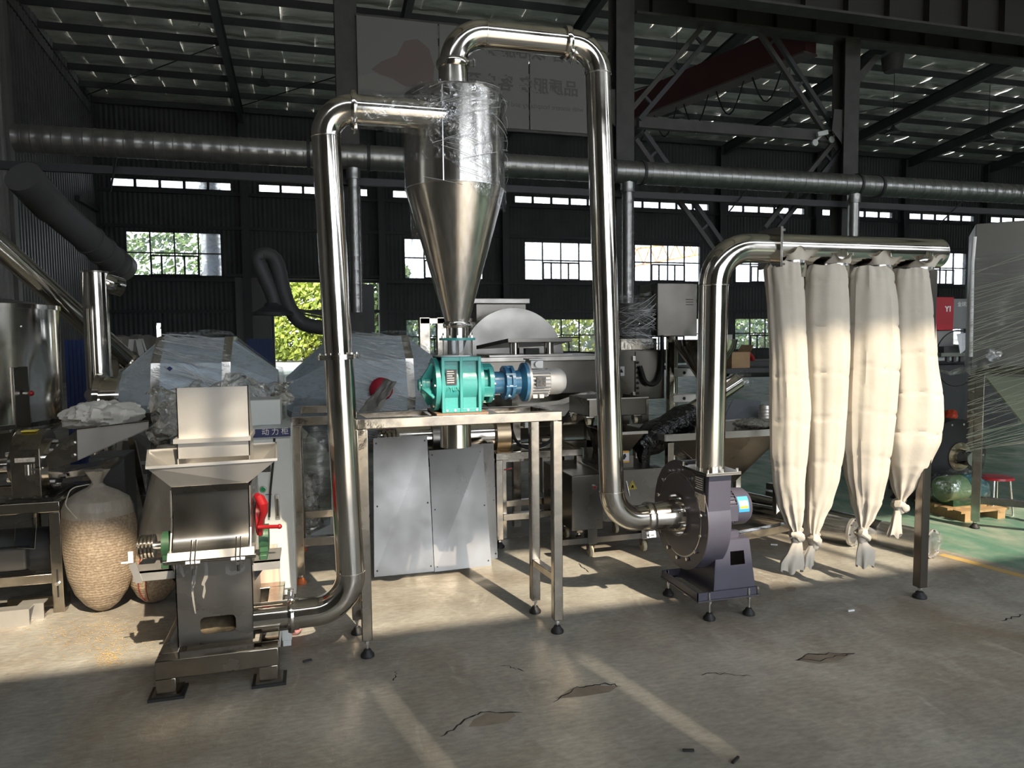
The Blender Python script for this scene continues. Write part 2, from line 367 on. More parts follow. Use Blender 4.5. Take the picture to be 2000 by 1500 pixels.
# ---- back wall with its openings
NB = range(-1, 9)
def bx0(i): return -2.67 + 6*i
holes = []; wins = []
for i in NB:
    cxx = bx0(i)+3.0 if i >= 0 else bx0(i)+3.0
    if i == 0:
        holes.append((-1.6, 3.15, 0, 4.24))
    else:
        wins.append((cxx-1.95, cxx+1.95, 4.29, 6.25, 'mid', i))
        if i > 0: wins.append((cxx-1.95, cxx+1.95, .62, 2.38, 'low', i))
    wins.append((cxx-2.45, cxx+2.45, 8.08, 8.50, 'strip', i))
wins.append((-6.95+.35, -6.3, 1.4, 2.3, 'slot', -1))
holes += [w_[:4] for w_ in wins]
def wall_mesh(x0, x1, z0, z1, y0, y1, holes):
    xs = sorted({x0, x1, *[h[0] for h in holes], *[h[1] for h in holes]}); zs = sorted({z0, z1, *[h[2] for h in holes], *[h[3] for h in holes]})
    mb = MB()
    for k in range(len(zs)-1):
        i = 0
        while i < len(xs)-1:
            solid = lambda q: not any(h[0]-1e-4 <= (xs[q]+xs[q+1])/2 <= h[1]+1e-4 and h[2]-1e-4 <= (zs[k]+zs[k+1])/2 <= h[3]+1e-4 for h in holes)
            if not solid(i): i += 1; continue
            j = i
            while j+1 < len(xs)-1 and solid(j+1): j += 1
            mb.box(xs[i], xs[j+1], y0, y1, zs[k], zs[k+1]); i = j+1
    return mb
wb = struct(wall_mesh(XL-.4, XR, 0, 11.7, YB, YB+.25, holes).build('wall_back', wallm, smooth=False))
for z in (2.75, 4.15, 6.45, 7.95, 8.75, 10.1): MB().box(XL, XR, YB-.14, YB, z-.07, z+.07).build('girt', dark_st, wb, smooth=False)
for z0, z1, i in ((0, 4.2, 0),): MB().box(-1.75, -1.6, YB-.2, YB+.1, 0, 4.3).build('door_post', dark_st, wb, smooth=False); MB().box(3.15, 3.3, YB-.2, YB+.1, 0, 4.3).build('door_post', dark_st, wb, smooth=False)
for i in list(NB)+[9]:
    x = bx0(i); h = MB(); h.box(x-.17, x+.17, YB-.5, YB-.46, 0, 11.4); h.box(x-.17, x+.17, YB-.04, YB, 0, 11.4); h.box(x-.015, x+.015, YB-.46, YB-.04, 0, 11.4)
    h.build('wall_column', dark_st, wb, smooth=False)
nwin = 0
for (x0, x1, z0, z1, kind, i) in wins:
    if x0 > 46: continue
    nwin += 1; g = sgroup('window_%d' % nwin, ((x0+x1)/2, YB, z0)); fr = MB(); y0, y1 = YB-.02, YB+.06
    t = .055
    fr.box(x0, x1, y0, y1, z0, z0+t); fr.box(x0, x1, y0, y1, z1-t, z1); fr.box(x0, x0+t, y0, y1, z0, z1); fr.box(x1-t, x1, y0, y1, z0, z1)
    panes = []
    if kind in ('mid', 'low'):
        cw = (x1-x0)/4; zm = z0+(z1-z0)*.52
        for k in (1, 2, 3): fr.box(x0+cw*k-t/2, x0+cw*k+t/2, y0, y1, z0, z1)
        fr.box(x0, x1, y0, y1, zm-t/2, zm+t/2)
        for k in range(4):
            panes += [(x0+cw*k, x0+cw*(k+1), z0, zm), (x0+cw*k, x0+cw*(k+1), zm, z1)]
        sash = MB(); xa, xb = x0+cw*1.02, x0+cw*2.98
        for q in (xa, x0+cw*1.45, x0+cw*2.4, xb): sash.box(q-.035, q+.035, y0-.05, y0, z0+.04, zm-.1)
        sash.box(xa, xb, y0-.05, y0, zm-.16, zm-.09); sash.box(xa, xb, y0-.05, y0, z0+.03, z0+.1)
        sash.build('sash', dark_st, g, smooth=False)
    elif kind == 'strip':
        cw = (x1-x0)/5
        for k in range(1, 5): fr.box(x0+cw*k-t, x0+cw*k+t, y0, y1, z0, z1)
        panes = [(x0+cw*k, x0+cw*(k+1), z0, z1) for k in range(5)]
    else: panes = [(x0, x1, z0, z1)]
    fr.build('window_frame', dark_st, g, smooth=False)
    for (a0, a1, c0, c1) in panes: MB().box(a0+.02, a1-.02, y0+.03, y0+.04, c0+.02, c1-.02).build('pane', pane_m, g, smooth=False)
d1 = sgroup('door_1', (.78, YB, 0))
MB().box(-3.2, -1.72, YB-.34, YB-.24, .1, 4.25).build('sliding_leaf', mat('grey_door_sheet', (.13,.13,.125), .6), d1, smooth=False)
MB().box(-3.6, 3.4, YB-.3, YB-.2, 4.3, 4.42).build('door_track', dark_st, d1, smooth=False)

# ---- left wall, partition, right wall, front wall
def corrugated(x, y0, y1, z0, z1, pitch, depth, flip=1):
    mb = MB(); q = []; y = y0
    while y < y1:
        q += [(x, y), (x, y+pitch*.35), (x+depth*flip, y+pitch*.5), (x+depth*flip, y+pitch*.85)]; y += pitch
    q.append((x, min(y, y1)))
    n = len(q); mb.add([(a, b, z0) for a, b in q] + [(a, b, z1) for a, b in q], [(i, i+1, n+i+1, n+i) for i in range(n-1)]); return mb
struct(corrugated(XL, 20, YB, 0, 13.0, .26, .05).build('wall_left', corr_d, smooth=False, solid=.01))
struct(corrugated(-6.82, YF, 20, 0, 16, .26, .06).build('wall_left', corr, smooth=False, solid=.01))
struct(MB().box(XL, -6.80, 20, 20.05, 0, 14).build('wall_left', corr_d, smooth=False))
wl = struct(MB().box(XL+.02, XL+.22, YB-3.2, YB-.5, 6.9, 7.1).build('trim_1', dark_st, smooth=False))
struct(MB().box(-6.9, -6.7, 19.8, 20.05, 0, 14).build('trim_2', corr, smooth=False))
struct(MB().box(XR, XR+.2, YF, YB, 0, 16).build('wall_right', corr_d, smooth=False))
# the front wall behind the photographer: a clerestory strip, bay windows and the big goods door
fh = [(-6.5, 40, 8.72, 10.04)]
fh += [(1.0, 7.4, 0, 4.7), (2.27, 2.333, 7.3, 8.36), (3.25, 3.317, 7.25, 8.36)]
for k in range(-1, 6):
    x = 8.6+6*(k); 
    if x+4 < 1 or x > 8: fh.append((x, x+3.9, 4.6, 6.4))
wf = struct(wall_mesh(-6.9, XR, 0, 15.5, YF-.2, YF, fh).build('wall_front', mat('pale_inner_cladding', (.24,.235,.225), .6), smooth=False))
for k in range(12): MB().box(-6.5+k*4.1, -6.44+k*4.1, YF-.14, YF-.06, 8.72, 10.04).build('glazing_bar', dark_st, wf, smooth=False)

# ---- roof: foil sheets laid over purlins and rafters
ce = sgroup('ceiling', (20, 15, 11.5))
PUR = [YB-.35-1.5*k for k in range(27)]
def strip_mesh(x0, x1, seed):
    def fn(u, v):
        y = YB+.3 - v*(YB+.3-(YF-.2)); ph = ((YB-.35-y) % 1.5)/1.5
        z = roofz(y)+.32 - .07*math.sin(math.pi*ph)*(1+.6*noise.noise(V((x0*1.3, y*.8, seed)))) + .03*noise.noise(V((u*3+seed, y*2.2, 1)))+ (.025 if 0 < u < 1 else -.01)
        return V((x0+(x1-x0)*u, y, z))
    return MB().grid(fn, 3, 130)
x = XL-.4; k = 0
while x < 56:
    wdt = 1.18+.1*math.sin(k*2.3); strip_mesh(x, x+wdt+.02, k*.37).build('foil_sheet', foil, ce); x += wdt; k += 1
MB().add([(56,YF-.2,roofz(YF)+.3),(XR+.3,YF-.2,roofz(YF)+.3),(XR+.3,YB+.3,roofz(YB)+.3),(56,YB+.3,roofz(YB)+.3)], [(0,1,2,3)]).build('foil_sheet', foil, ce)
pm = MB().box(XL, XR, -.035, .035, -.1, .14)
p0 = None
for y in PUR:
    if p0 is None:
        p0 = MB().box(XL, XR, y-.035, y+.035, roofz(y)-.02, roofz(y)+.22).build('purlin', dark_st, ce, smooth=False); y_0 = y
    else: dupe(p0, (0, y-y_0, roofz(y)-roofz(y_0)))
r0 = None
for i in list(NB)+[9]:
    xx = bx0(i)
    if r0 is None:
        h = MB(); pa, pb = V((xx, YF, roofz(YF)-.28)), V((xx, YB-.1, roofz(YB)-.28))
        h.bar(pa+V((0,0,.23)), pb+V((0,0,.23)), .22, .03); h.bar(pa-V((0,0,.23)), pb-V((0,0,.23)), .22, .03); h.bar(pa, pb, .02, .46)
        r0 = h.build('rafter', dark_st, ce, smooth=False); x_0 = xx
    else: dupe(r0, (xx-x_0, 0, 0))
for k, (p, q) in enumerate([((-8.6,33.5),(-2.7,28)),((-2.7,33.5),(3.3,28)),((3.3,28),(-2.7,33.5)),((9.3,33),(15.3,27)),((21.3,33),(27.3,27)),((27.3,33),(21.3,27))]):
    MB().cyl((p[0],p[1],roofz(p[1])-.1), (q[0],q[1],roofz(q[1])-.1), .02, n=6).build('tie_rod', dark_st, ce)

# ---- inner row of columns, runway girders, bracing
for k, (x, lab) in enumerate([(.82, 'dark steel column at the left end of the grey banner'), (6.72, 'dark steel column right of the grey banner, behind the second riser pipe'), (12.6, 'dark steel column with two white cameras, right of the diagonal braces')]):
    t = thing('steel_column', lab, 'column', (x, 14.9, 0), 'columns carrying the crane runway'); top = 13.2 if k < 2 else 8.5
    [MB().box(x-.21, x+.21, yy, yy+.03, 0, top).build('flange', rail_st, t, smooth=False) for yy in (14.68, 15.09)]
    MB().box(x-.012, x+.012, 14.71, 15.09, 0, top).build('web', dark_st, t, smooth=False)
    if k:
        MB().prism([(x-.5,14.74,6.35),(x-.2,14.74,6.05),(x-.2,14.74,6.85),(x-.45,14.74,6.85)], (0,.02,0)).build('gusset', rail_st, t, smooth=False)
    MB().prism([(x+.2,14.8,top-1.1),(x+.2,14.8,top-.8),(x+.75,14.8,top-.25),(x+.95,14.8,top-.25)], (0,.25,0)).build('knee_brace', rail_st, t, smooth=False)
def girder(name, lab, x0, x1, y, z0, hgt, m, st=True):
    t = thing(name, lab, 'girder', ((x0+x1)/2, y, z0)); 
    MB().box(x0, x1, y-.2, y+.2, z0, z0+.05).build('bottom_flange', rail_st, t, smooth=False)
    MB().box(x0, x1, y-.02, y+.02, z0+.05, z0+hgt).build('web', m, t, smooth=False)
    MB().box(x0, x1, y-.2, y+.2, z0+hgt, z0+hgt+.05).build('top_flange', m, t, smooth=False)
    s0 = None; x = x0+.4
    while x < x1 and st:
        if s0 is None: s0 = MB().box(x-.02, x+.02, y-.18, y-.02, z0+.05, z0+hgt).build('stiffener', m, t, smooth=False); xs_ = x
        else: dupe(s0, (x-xs_, 0, 0))
        x += 1.05
    return t
girder('runway_girder', 'lower dark crane runway girder resting on the right column', 7.0, 21, 14.9, 8.5, .75, mat('girder_paint', (.025,.024,.022), .6))
girder('runway_girder', 'upper dark ribbed crane runway girder at the top right corner', 7.5, 21, 13.2, 8.2, .9, mat('girder_paint_brown', (.028,.025,.022), .6))
tg = thing('crane_bridge', 'dark red crane bridge beam slanting across the roof', 'girder', (11, 18, 8.2))
MB().bar((11.9,15.3,8.75), (9.6,23.5,8.75), .4, .8).build('beam', crane_m, tg, smooth=False)
MB().bar((11.9,15.3,8.32), (9.6,23.5,8.32), .5, .05).build('bottom_flange', mat('worn_crane_flange', (.16,.12,.12), .6), tg, smooth=False)
for q in range(6):
    u = .2+q*.13; p = V((12.2,14.2,8.28)).lerp(V((9.6,23.5,8.28)), u); e = V((12.2,14.2,8.28)).lerp(V((9.6,23.5,8.28)), u+.1)
    pts = [p.lerp(e, s/8)-V((0,0,.75*math.sin(math.pi*s/8))) for s in range(9)]; MB().tube(pts, .02, 6).build('festoon_cable', black, tg)
def brace(a, b, lab, y=15.0):
    p, q = A(*a, y), A(*b, y); o = MB(); dd = (q-p).normalized(); s = V((0,0,1)).cross(dd).normalized()*0; up = V((dd.z, 0, -dd.x))*.14
    t = thing('diagonal_brace', lab, 'brace', p, 'cross bracing between the columns')
    MB().bar(p+up, q+up, .1, .1).build('chord', rail_st, t, smooth=False); MB().bar(p-up, q-up, .1, .1).build('chord', dark_st, t, smooth=False)
    for k in range(1, 6, 2):
        m_ = p.lerp(q, k/6); MB().bar(m_+up, m_-up, .06, .06).build('batten', dark_st, t, smooth=False)
brace((1480,40), (1640,285), 'upper diagonal brace running down to the cameras')
brace((1390,50), (1240,225), 'upper diagonal brace running down to the column right of the banner')
brace((1250,265), (1400,478), 'lower diagonal brace falling right behind the header elbow')
brace((1640,280), (1500,452), 'lower diagonal brace rising right above the header pipe')

# ---- banner
t = thing('banner_board', 'grey banner with reversed lettering and a faded heart', 'banner', (3.6, 14.6, 5.8))
zt, zb = 7.77, 5.83
for x0, x1 in ((1.02, 2.61), (2.64, 4.5), (4.53, 6.27)):
    MB().box(x0, x1, 14.6, 14.63, zb, zt).build('panel', banner, t, smooth=False)
MB().box(1.0, 6.29, 14.63, 14.68, zt, zt+.05).box(1.0, 6.29, 14.63, 14.68, zb-.05, zb).build('frame', rail_st, t, smooth=False)
yb = 14.597
hp = [(725,135),(745,120),(775,108),(790,80),(815,76),(838,95),(848,130),(846,165),(815,170),(790,168),(765,152),(742,145)]
MB().prism([A(*p, yb) for p in hp], (0,-.002,0)).build('heart_print', banner_r, t, smooth=False)
MB().prism([A(*p, yb) for p in [(700,148),(730,142),(770,158),(795,170),(845,168),(850,178),(800,180),(752,178),(700,172)]], (0,-.001,0)).build('hand_print', banner_h, t, smooth=False)
p = A(1192, 128, yb); text('真诚待客 以心服务', .335, p, (1,0,0), (0,0,1), banner_t, t, mirror=True, bold=.008)
p = A(1130, 186, yb); text('品质服务 客户至上', .335, p, (1,0,0), (0,0,1), banner_t, t, mirror=True, bold=.008)
p = A(1140, 219, yb); text('with sincere hospitality and heart Quality service', .145, p, (1,0,0), (0,0,1), banner_t, t, mirror=True, ext=.001)

# ---- ducts
DZ, DY = 4.98, 14.25
def seams(parent, p0, p1, r, n, m, name='seam'):
    p0, p1 = V(p0), V(p1); s0 = None
    for k in range(n):
        p = p0.lerp(p1, (k+.5)/n)
        if s0 is None:
            dd = (p1-p0).normalized()*.012; s0 = MB().cyl(p-dd, p+dd, r, n=24).build(name, m, parent); q0 = p
        else: dupe(s0, p-q0)
t = thing('spiral_duct', 'long galvanised spiral duct hung across the hall', 'duct', (6, DY, DZ-.25))
MB().cyl((-4.75,DY,DZ), (19,DY,DZ), .235, n=32).build('pipe', galv, t); seams(t, (-4.7,DY,DZ), (19,DY,DZ), .242, 150, galv)
for x in (.05, 1.15, 6.2, 6.9, 12.4, 13.0):
    MB().cyl((x-.03,DY,DZ), (x+.03,DY,DZ), .262, n=32).build('hanger_band', dark_st, t)
for x in (-3.2, 2.9, 9.5, 15.6):
    MB().cyl((x,DY,DZ-.2), (x-.25,DY+.5,DZ-.75), .018, n=8).build('stay_rod', dark_st, t)
for px, y1, r, lab in ((690, 610, .105, 'thin galvanised drop duct beside the left column'), (1226, 592, .12, 'thin galvanised drop duct behind the second riser pipe'), (1669, 470, .12, 'thin galvanised drop duct above the header pipe')):
    p = A(px, 340, DY); q = A(px-2, y1, DY)
    t = thing('drop_duct', lab, 'duct', (p.x, DY, q.z), 'drop ducts below the long duct'); MB().cyl((p.x,DY,DZ-.2), (p.x,DY,q.z), r, n=20).build('pipe', galv_z, t)
    seams(t, (p.x,DY,DZ-.5), (p.x,DY,q.z+.1), r+.006, 18, galv_z); MB().cyl((p.x,DY,DZ-.42), (p.x,DY,DZ-.22), r+.03, n=20).build('collar', galv_z, t)
tag(MB().box(-5.2, 20, DY+.30, DY+.40, 4.52, 4.66).build('cable_tray', dark_st, smooth=False), 'dark cable tray running below the long spiral duct', 'cable tray')
p = A(1500, 262, 15.2); tag(MB().box(7.2, 12.35, 15.0, 15.15, p.z-.12, p.z+.12).build('tie_beam', rail_st, smooth=False), 'pale horizontal tie beam left of the white cameras', 'beam')
# flexible grey hose at the left wall
t = thing('flexible_hose', 'fat grey ribbed hose slanting down along the left wall', 'hose', A(240, 525, 13)); pth = fillet([A(45,345,11), A(95,400,11.5), A(240,525,13)], .8, 6)
MB().tube(pth, .215, 20).build('pipe', hose_m, t)
for k in range(34):
    u = k/33; p = pth[0].lerp(pth[-1], u*.5) if 0 else None
tot = [(pth[i+1]-pth[i]).length for i in range(len(pth)-1)]; S = sum(tot); r_ = None
for k in range(40):
    s = S*(k+.5)/40*(.45 if k < 25 else 1); i = 0
    while i < len(tot)-1 and s > tot[i]: s -= tot[i]; i += 1
    dd = (pth[i+1]-pth[i]).normalized(); c = pth[i]+dd*s
    if k < 25 or k % 5 == 0: MB().cyl(c-dd*.02, c+dd*.02, .235, n=20).build('rib', hose_m, t)
MB().cyl(pth[-1]-(pth[-1]-pth[-2]).normalized()*.12, pth[-1]+(pth[-1]-pth[-2]).normalized()*.02, .235, n=20).build('end_ring', galv_z, t)
# pendant lamps
for px, py, Y, lab in ((1541,246,26,'dark dome pendant lamp hanging left of the camera column'),(1744,260,26,'dark dome pendant lamp hanging right of the camera column'),(1930,275,26,'dark dome pendant lamp nearest the right edge'),(1321,228,24,'dark dome pendant lamp beside the red crane beam'),(513,165,30,'dark dome pendant lamp above the doorway')):
    p = A(px, py, Y); t = thing('pendant_lamp', lab, 'lamp', p, 'pendant lamps under the roof'); MB().lathe([(.05,.32),(.07,.25),(.12,.2),(.28,.05),(.3,0),(.27,.02)], p, n=20).build('shade', dark_st, t); MB().cyl(p+V((0,0,.3)), (p.x,p.y,roofz(p.y)+.27), .012, n=6).build('cord', black, t)
p = A(1743, 140, 24); t = thing('roof_fan', 'round extractor hood hanging under the roof sheets', 'ventilator', p); MB().lathe([(.3,.0),(.36,.1),(.42,.55),(.4,.7)], p, n=16).build('hood', rail_st, t); MB().cyl(p+V((0,0,.7)), p+V((0,0,1.6)), .05, n=8).build('stem', dark_st, t)
for px, py, lab in ((1604,262,'left white security camera on the steel column'),(1636,256,'right white security camera on the steel column')):
    p = A(px, py, 14.92); t = thing('security_camera', lab, 'camera', p, 'security cameras'); MB().bar(p+V((-.12,0,-.02)), p+V((.14,-.04,.04)), .1, .11).build('housing', white_p, t, bevel=.01); MB().cyl(p+V((.02,0,-.02)), p+V((-.12,.06,-.16)), .025, n=10).build('bracket', white_p, t); MB().cyl(p+V((-.14,.06,-.2)), p+V((-.14,.02,-.2)), .08, n=14).build('mount', white_p, t)

# ---- outside the windows
def tree(px, Y, zc, rx, rz, lab, m, n, seed):
    random.seed(seed); c = A(px, 650, Y); c.z = zc; t = thing('tree', lab, 'tree', (c.x, Y, 0), 'trees in the yard')
    MB().tube([(c.x,Y,0),(c.x+.1,Y,zc*.5),(c.x,Y,zc)], [.3,.24,.15], 8).build('trunk', bark, t); mb = MB()
    for k in range(n):
        th = random.uniform(0, math.tau); u = random.uniform(-1, 1); rr = random.uniform(.6, 1.0)**.5*(1+.25*noise.noise(V((math.cos(th)*2, math.sin(th)*2, u*3+seed))))
        q = math.sqrt(1-u*u); p = c+V((rx*rr*q*math.cos(th), rx*.8*rr*q*math.sin(th), rz*rr*u))
        if p.z < .15: continue
        a = V((random.uniform(-1,1), random.uniform(-1,1), random.uniform(-1,1))).normalized(); b = a.orthogonal().normalized(); e = a.cross(b); s = random.uniform(.12,.28)
        mb.add([p-b*s, p+e*s*.6, p+b*s, p-e*s*.6], [(0,1,2,3)])
    o = mb.build('crown', m, t, smooth=False)
tree(600, 50, 2.3, 3.3, 3.6, 'bright yellow-green tree filling the doorway', leaf, 9000, 1)
tree(735, 43.5, 3.0, 2.4, 4.2, 'green tree seen in the right slice of the doorway', leaf_d, 6000, 2)
tree(340, 58, 6.0, 4.6, 3.6, 'leafy tree behind the left window', leaf_d, 2600, 3)
tree(860, 52, 2.2, 4.0, 2.9, 'tree behind the low window left of the drum tank', leaf_d, 5000, 4)
tree(1110, 54, 2.0, 5.0, 2.6, 'tree behind the low window right of the drum tank', leaf, 5000, 5)
tree(1490, 56, 1.5, 4.5, 2.0, 'tree behind the low window next to the cloth bags', leaf_d, 4000, 6)
random.seed(11)
p = A(415, 500, 38); t = thing('exhaust_stack', 'pale ribbed exhaust stack outside the left window', 'duct', (p.x, 38, 0)); MB().cyl((p.x,38,0), (p.x,38,12), .5, n=20).build('pipe', galv_z, t); seams(t, (p.x,38,0), (p.x,38,12), .52, 24, galv_z)
t = thing('lattice_boom', 'orange lattice crane boom seen through a high window', 'crane', A(1180, 545, 48)); om = mat('orange_boom_paint', (.75,.42,.2), .6)
p, q = A(1180, 530, 48), A(1520, 470, 48); up = V((0,0,1.3)); MB().bar(p, q, .12).build('chord', om, t); MB().bar((p.x,p.y,-.03), p+up, .5).build('mast', om, t); MB().bar(p+up, q+up*.6, .12).build('chord', om, t)
for k in range(14):
    a_, b2 = p.lerp(q, k/14), p.lerp(q, (k+.5)/14)+up*(1-.4*(k+.5)/14); MB().bar(a_, b2, .07).build('lattice_bar', om, t); MB().bar(b2, p.lerp(q, (k+1)/14), .07).build('lattice_bar', om, t)

# ================================================================== THE MACHINES IN FRONT
def level_foot(parent, x, y, ztop, r=.035, zb=0.0, pad=black):
    s = MB().cyl((x,y,zb+.03), (x,y,ztop+.02), .007, n=10).cyl((x,y,ztop-.018), (x,y,ztop-.006), .014, n=6).build('foot_stud', chrome, parent)
    MB().lathe([(r*.95,0),(r,.006),(r*.95,.014),(r*.62,.026),(r*.5,.036),(r*.3,.04)], (x,y,zb), n=20).build('rubber_pad', pad, s)
def hexbolt(parent, p, axis, r=.009, h=.007, name='bolt'):
    p = V(p); a = V(axis).normalized(); return MB().cyl(p-a*.004, p+a*h, r, n=6).build(name, chrome, parent)
def bolt_circle(parent, c, axis, R, n, r=.009, h=.007, ph=0.):
    c = V(c); a, b, d = frame(V(axis)); b0 = None
    for k in range(n):
        t = ph+k*math.tau/n; p = c+(a*math.cos(t)+b*math.sin(t))*R
        if b0 is None: b0 = hexbolt(parent, p, d, r, h); p_0 = p
        else: dupe(b0, p-p_0)
def clamp_ring(parent, c, axis, r, w=.03, lug=(0,-1,0)):
    c = V(c); a = V(axis).normalized(); L_ = V(lug)
    o = MB().lathe([(r*.98,-w/2),(r+.012,-w/2),(r+.016,-w*.15),(r+.016,w*.15),(r+.012,w/2),(r*.98,w/2)], c, a, 32).build('clamp_ring', steel, parent)
    p = c+L_*(r+.012); t = a.cross(L_)
    MB().bar(p-t*.018, p-t*.018+L_*.035, w, .008).bar(p+t*.018, p+t*.018+L_*.035, w, .008).cyl(p+L_*.022-t*.05, p+L_*.022+t*.05, .005, n=8).build('clamp_screw', chrome, o)
    return o
def flange_pair(parent, c, axis, r, n=8):
    c = V(c); a = V(axis).normalized()
    MB().cyl(c-a*.011, c-a*.001, r, n=36).build('flange', steel, parent); MB().cyl(c+a*.001, c+a*.011, r, n=36).build('flange', steel, parent)
    bolt_circle(parent, c+a*.011, a, r-.014, n, .006, .008)
def weld(parent, c, axis, r):
    MB().lathe([(r*.99,-.004),(r+.0015,-.002),(r+.0015,.002),(r*.99,.004)], c, axis, 32).build('weld_seam', chrome, parent)

PR = .069
# ---- riser pipe 1: crusher outlet to cyclone inlet
YP = 3.45
ztop = A(720, 216, 3.43).z; xin = A(690, 215, 3.43).x
t = thing('riser_pipe', 'polished pipe rising from the crusher to the cyclone inlet', 'pipe', (.15, YP, .18))
b1 = V((.158, YP, .258)); b2 = V((.088, YP, ztop))
dirv = (b2-b1).normalized()
lo = fillet([(-.125,YP,.252), b1, b1+dirv*.5], .17, 10); MB().tube(lo[:-1], PR, 28, False).build('lower_elbow', steel, t)
zf = 1.458; pf = b1+dirv*((zf-b1.z)/dirv.z)
MB().tube([lo[-2], pf], PR-.001, 28, False).build('lower_tube', steel, t)
hi = fillet([b2-dirv*.5, b2, (xin,3.43,ztop)], .16, 10)
MB().tube([pf, hi[1]], PR-.004, 28, False).build('upper_tube', steel, t); MB().tube(hi[1:], PR-.003, 28, False).build('upper_elbow', steel, t)
flange_pair(t, pf, dirv, .098); weld(t, lo[-2], dirv, PR); weld(t, hi[1], dirv, PR-.003)
clamp_ring(t, (-.125,YP,.252), (1,0,0), PR, .028, (0,.0,1)); clamp_ring(t, (xin,3.43,ztop), (1,0,0), PR, .026, (0,-.6,-.8))
MB().tube([(-.125,YP,.252),(-.09,YP,.252)], PR+.004, 28, False).build('collar', steel, t)

# ---- cyclone
CX, CY, CR = .718, 3.6, .25
zc1 = A(886, 352, 3.36).z; zct = 2.735; zcb = 1.605
t = thing('cyclone_separator', 'tall stainless cyclone with cone, half wrapped in clear film', 'cyclone', (CX, CY, zcb))
MB().lathe([(CR,zc1),(CR,zct-.012),(CR-.012,zct),(.09,zct)], (CX,CY,0), n=64).build('barrel', steel_v, t, ang=25)
MB().lathe([(.056,zcb),(CR-.001,zc1)], (CX,CY,0), n=64).build('cone', steel_v, t, ang=25)
weld(t, (CX,CY,zc1), (0,0,1), CR); MB().bar((CX-.1,CY-CR*.92,zc1), (CX-.1,CY-CR*.92,zct-.02), .004, .003).build('weld_seam', chrome, t)
xe = CX-.0
MB().cyl((xin,3.43,ztop), (xe,3.43,ztop), PR-.002, n=32).build('inlet_pipe', steel, t)
zo = A(882, 126, 3.6).z
MB().lathe([(.092,zct-.005),(.092,zct+.012),(.079,zct+.02),(.069,zo)], (CX,CY,0), n=36).build('outlet_cone', steel, t)
bolt_circle(t, (CX,CY,zct+.012), (0,0,1), .086, 6, .005, .012)
MB().cyl((CX,CY,zcb-.07), (CX,CY,zcb), .056, n=32).build('outlet_neck', steel, t); clamp_ring(t, (CX,CY,zcb), (0,0,1), .056, .03, (.3,-.95,0))
# stretch film round the barrel and the inlet
def wrapfn(u, v):
    th = u*math.tau; low = zc1+.10-.22*max(0, math.cos(th-5.6))**2 + .03*noise.noise(V((math.cos(th)*2, math.sin(th)*2, 0)))
    z = zct+.004 - v*(zct-low); r = CR+.006+.008*abs(noise.noise(V((math.cos(th)*5, math.sin(th)*5, z*6)))) 
    return V((CX+r*math.cos(th), CY+r*math.sin(th), z))
MB().grid(wrapfn, 72, 16).build('film_wrap', film_c, t)
def wrap2(u, v):
    th = u*math.tau; x = xin+.03+(CX-.02-xin-.03)*v; r = PR+.01+.012*abs(noise.noise(V((math.cos(th)*3, math.sin(th)*3, x*9))))+.10*v**3*(1 if math.sin(th) < 0 else .35)
    return V((x, 3.43+min(r, PR+.035)*math.cos(th), ztop+r*math.sin(th)))
MB().grid(wrap2, 36, 20).build('film_wrap', film_c, t)
p = A(808, 430, 3.75); MB().sphere(p, .035, .03, .13, 12, 12).jitter(.035, 9, 3).build('film_tail', film_c, t)
def strands(parent, n, seed, m, fn, r=.0012):
    random.seed(seed); mb = MB()
    for k in range(n): mb.tube(fn(), r, 4, False)
    o = mb.build('film_crease', m, parent); o['kind'] = 'stuff'
def cyc_strand():
    t0 = random.uniform(3.6, 6.2); z0 = random.uniform(zc1+.02, zct-.02); L_ = random.uniform(.2, .8); s = random.choice((-.35,-.25,.22,.3))
    z1 = lambda k: z0+s*L_*k*CR
    return [V((CX+(CR+.016)*math.cos(t0+L_*k/6), CY+(CR+.016)*math.sin(t0+L_*k/6), min(zct, z1(k/6)))) for k in range(7)]
gloss = mat('film_crease_highlight', (.75,.77,.8), .15, .3); crease_glint = mat('film_crease_glint', (.62,.64,.66), .3)  # glints of the film put into the pale colour of its crease strands
strands(t, 46, 5, gloss, cyc_strand, .001)

# ---- overhead pipe and riser 2 to the blower
zt1 = A(950, 68, 3.6).z; zt2 = A(1110, 86, 3.6).z; zfan = .525
xa, xb = A(1168, 146, 3.6).x, A(1193, 900, 3.6).x+.012
t = thing('overhead_pipe', 'polished pipe from the cyclone top over and down to the blower', 'pipe', (1.5, 3.6, .45))
c1, c2 = V((CX+.008,3.6,zt1)), V((xa-.005,3.6,zt2+.005)); c3 = V((xb,3.6,zfan)); xfi = 1.80
e1 = fillet([(CX,3.6,zo), c1, c2], .165, 10); MB().tube(e1[:-1], PR, 28, False).build('first_elbow', steel, t)
xr = A(1106, 86, 3.6).x; pr_ = c1.lerp(c2, (xr-c1.x)/(c2.x-c1.x)); MB().tube([e1[-2], pr_], PR-.001, 28, False).build('cross_tube', steel, t)
e2 = fillet([pr_, c2, c3], .15, 10); MB().tube(e2[:-1], PR, 28, False).build('second_elbow', steel, t)
e3 = fillet([e2[-2], c3, (xfi,3.62,zfan)], .17, 10); MB().tube(e3[:2], PR-.002, 28, False).build('down_tube', steel, t); MB().tube(e3[1:], PR, 28, False).build('third_elbow', steel, t)
clamp_ring(t, (CX,3.6,zo), (0,0,1), PR, .032, (.95,-.2,.1)); clamp_ring(t, pr_, c2-c1, PR, .032, (.2,-.55,-.8)); clamp_ring(t, (xfi,3.62,zfan), (1,0,0), PR, .04, (0,-.3,-.95))
weld(t, e1[-2], c2-c1, PR); weld(t, e2[-2], c3-c2, PR); weld(t, e3[1], c3-c2, PR)

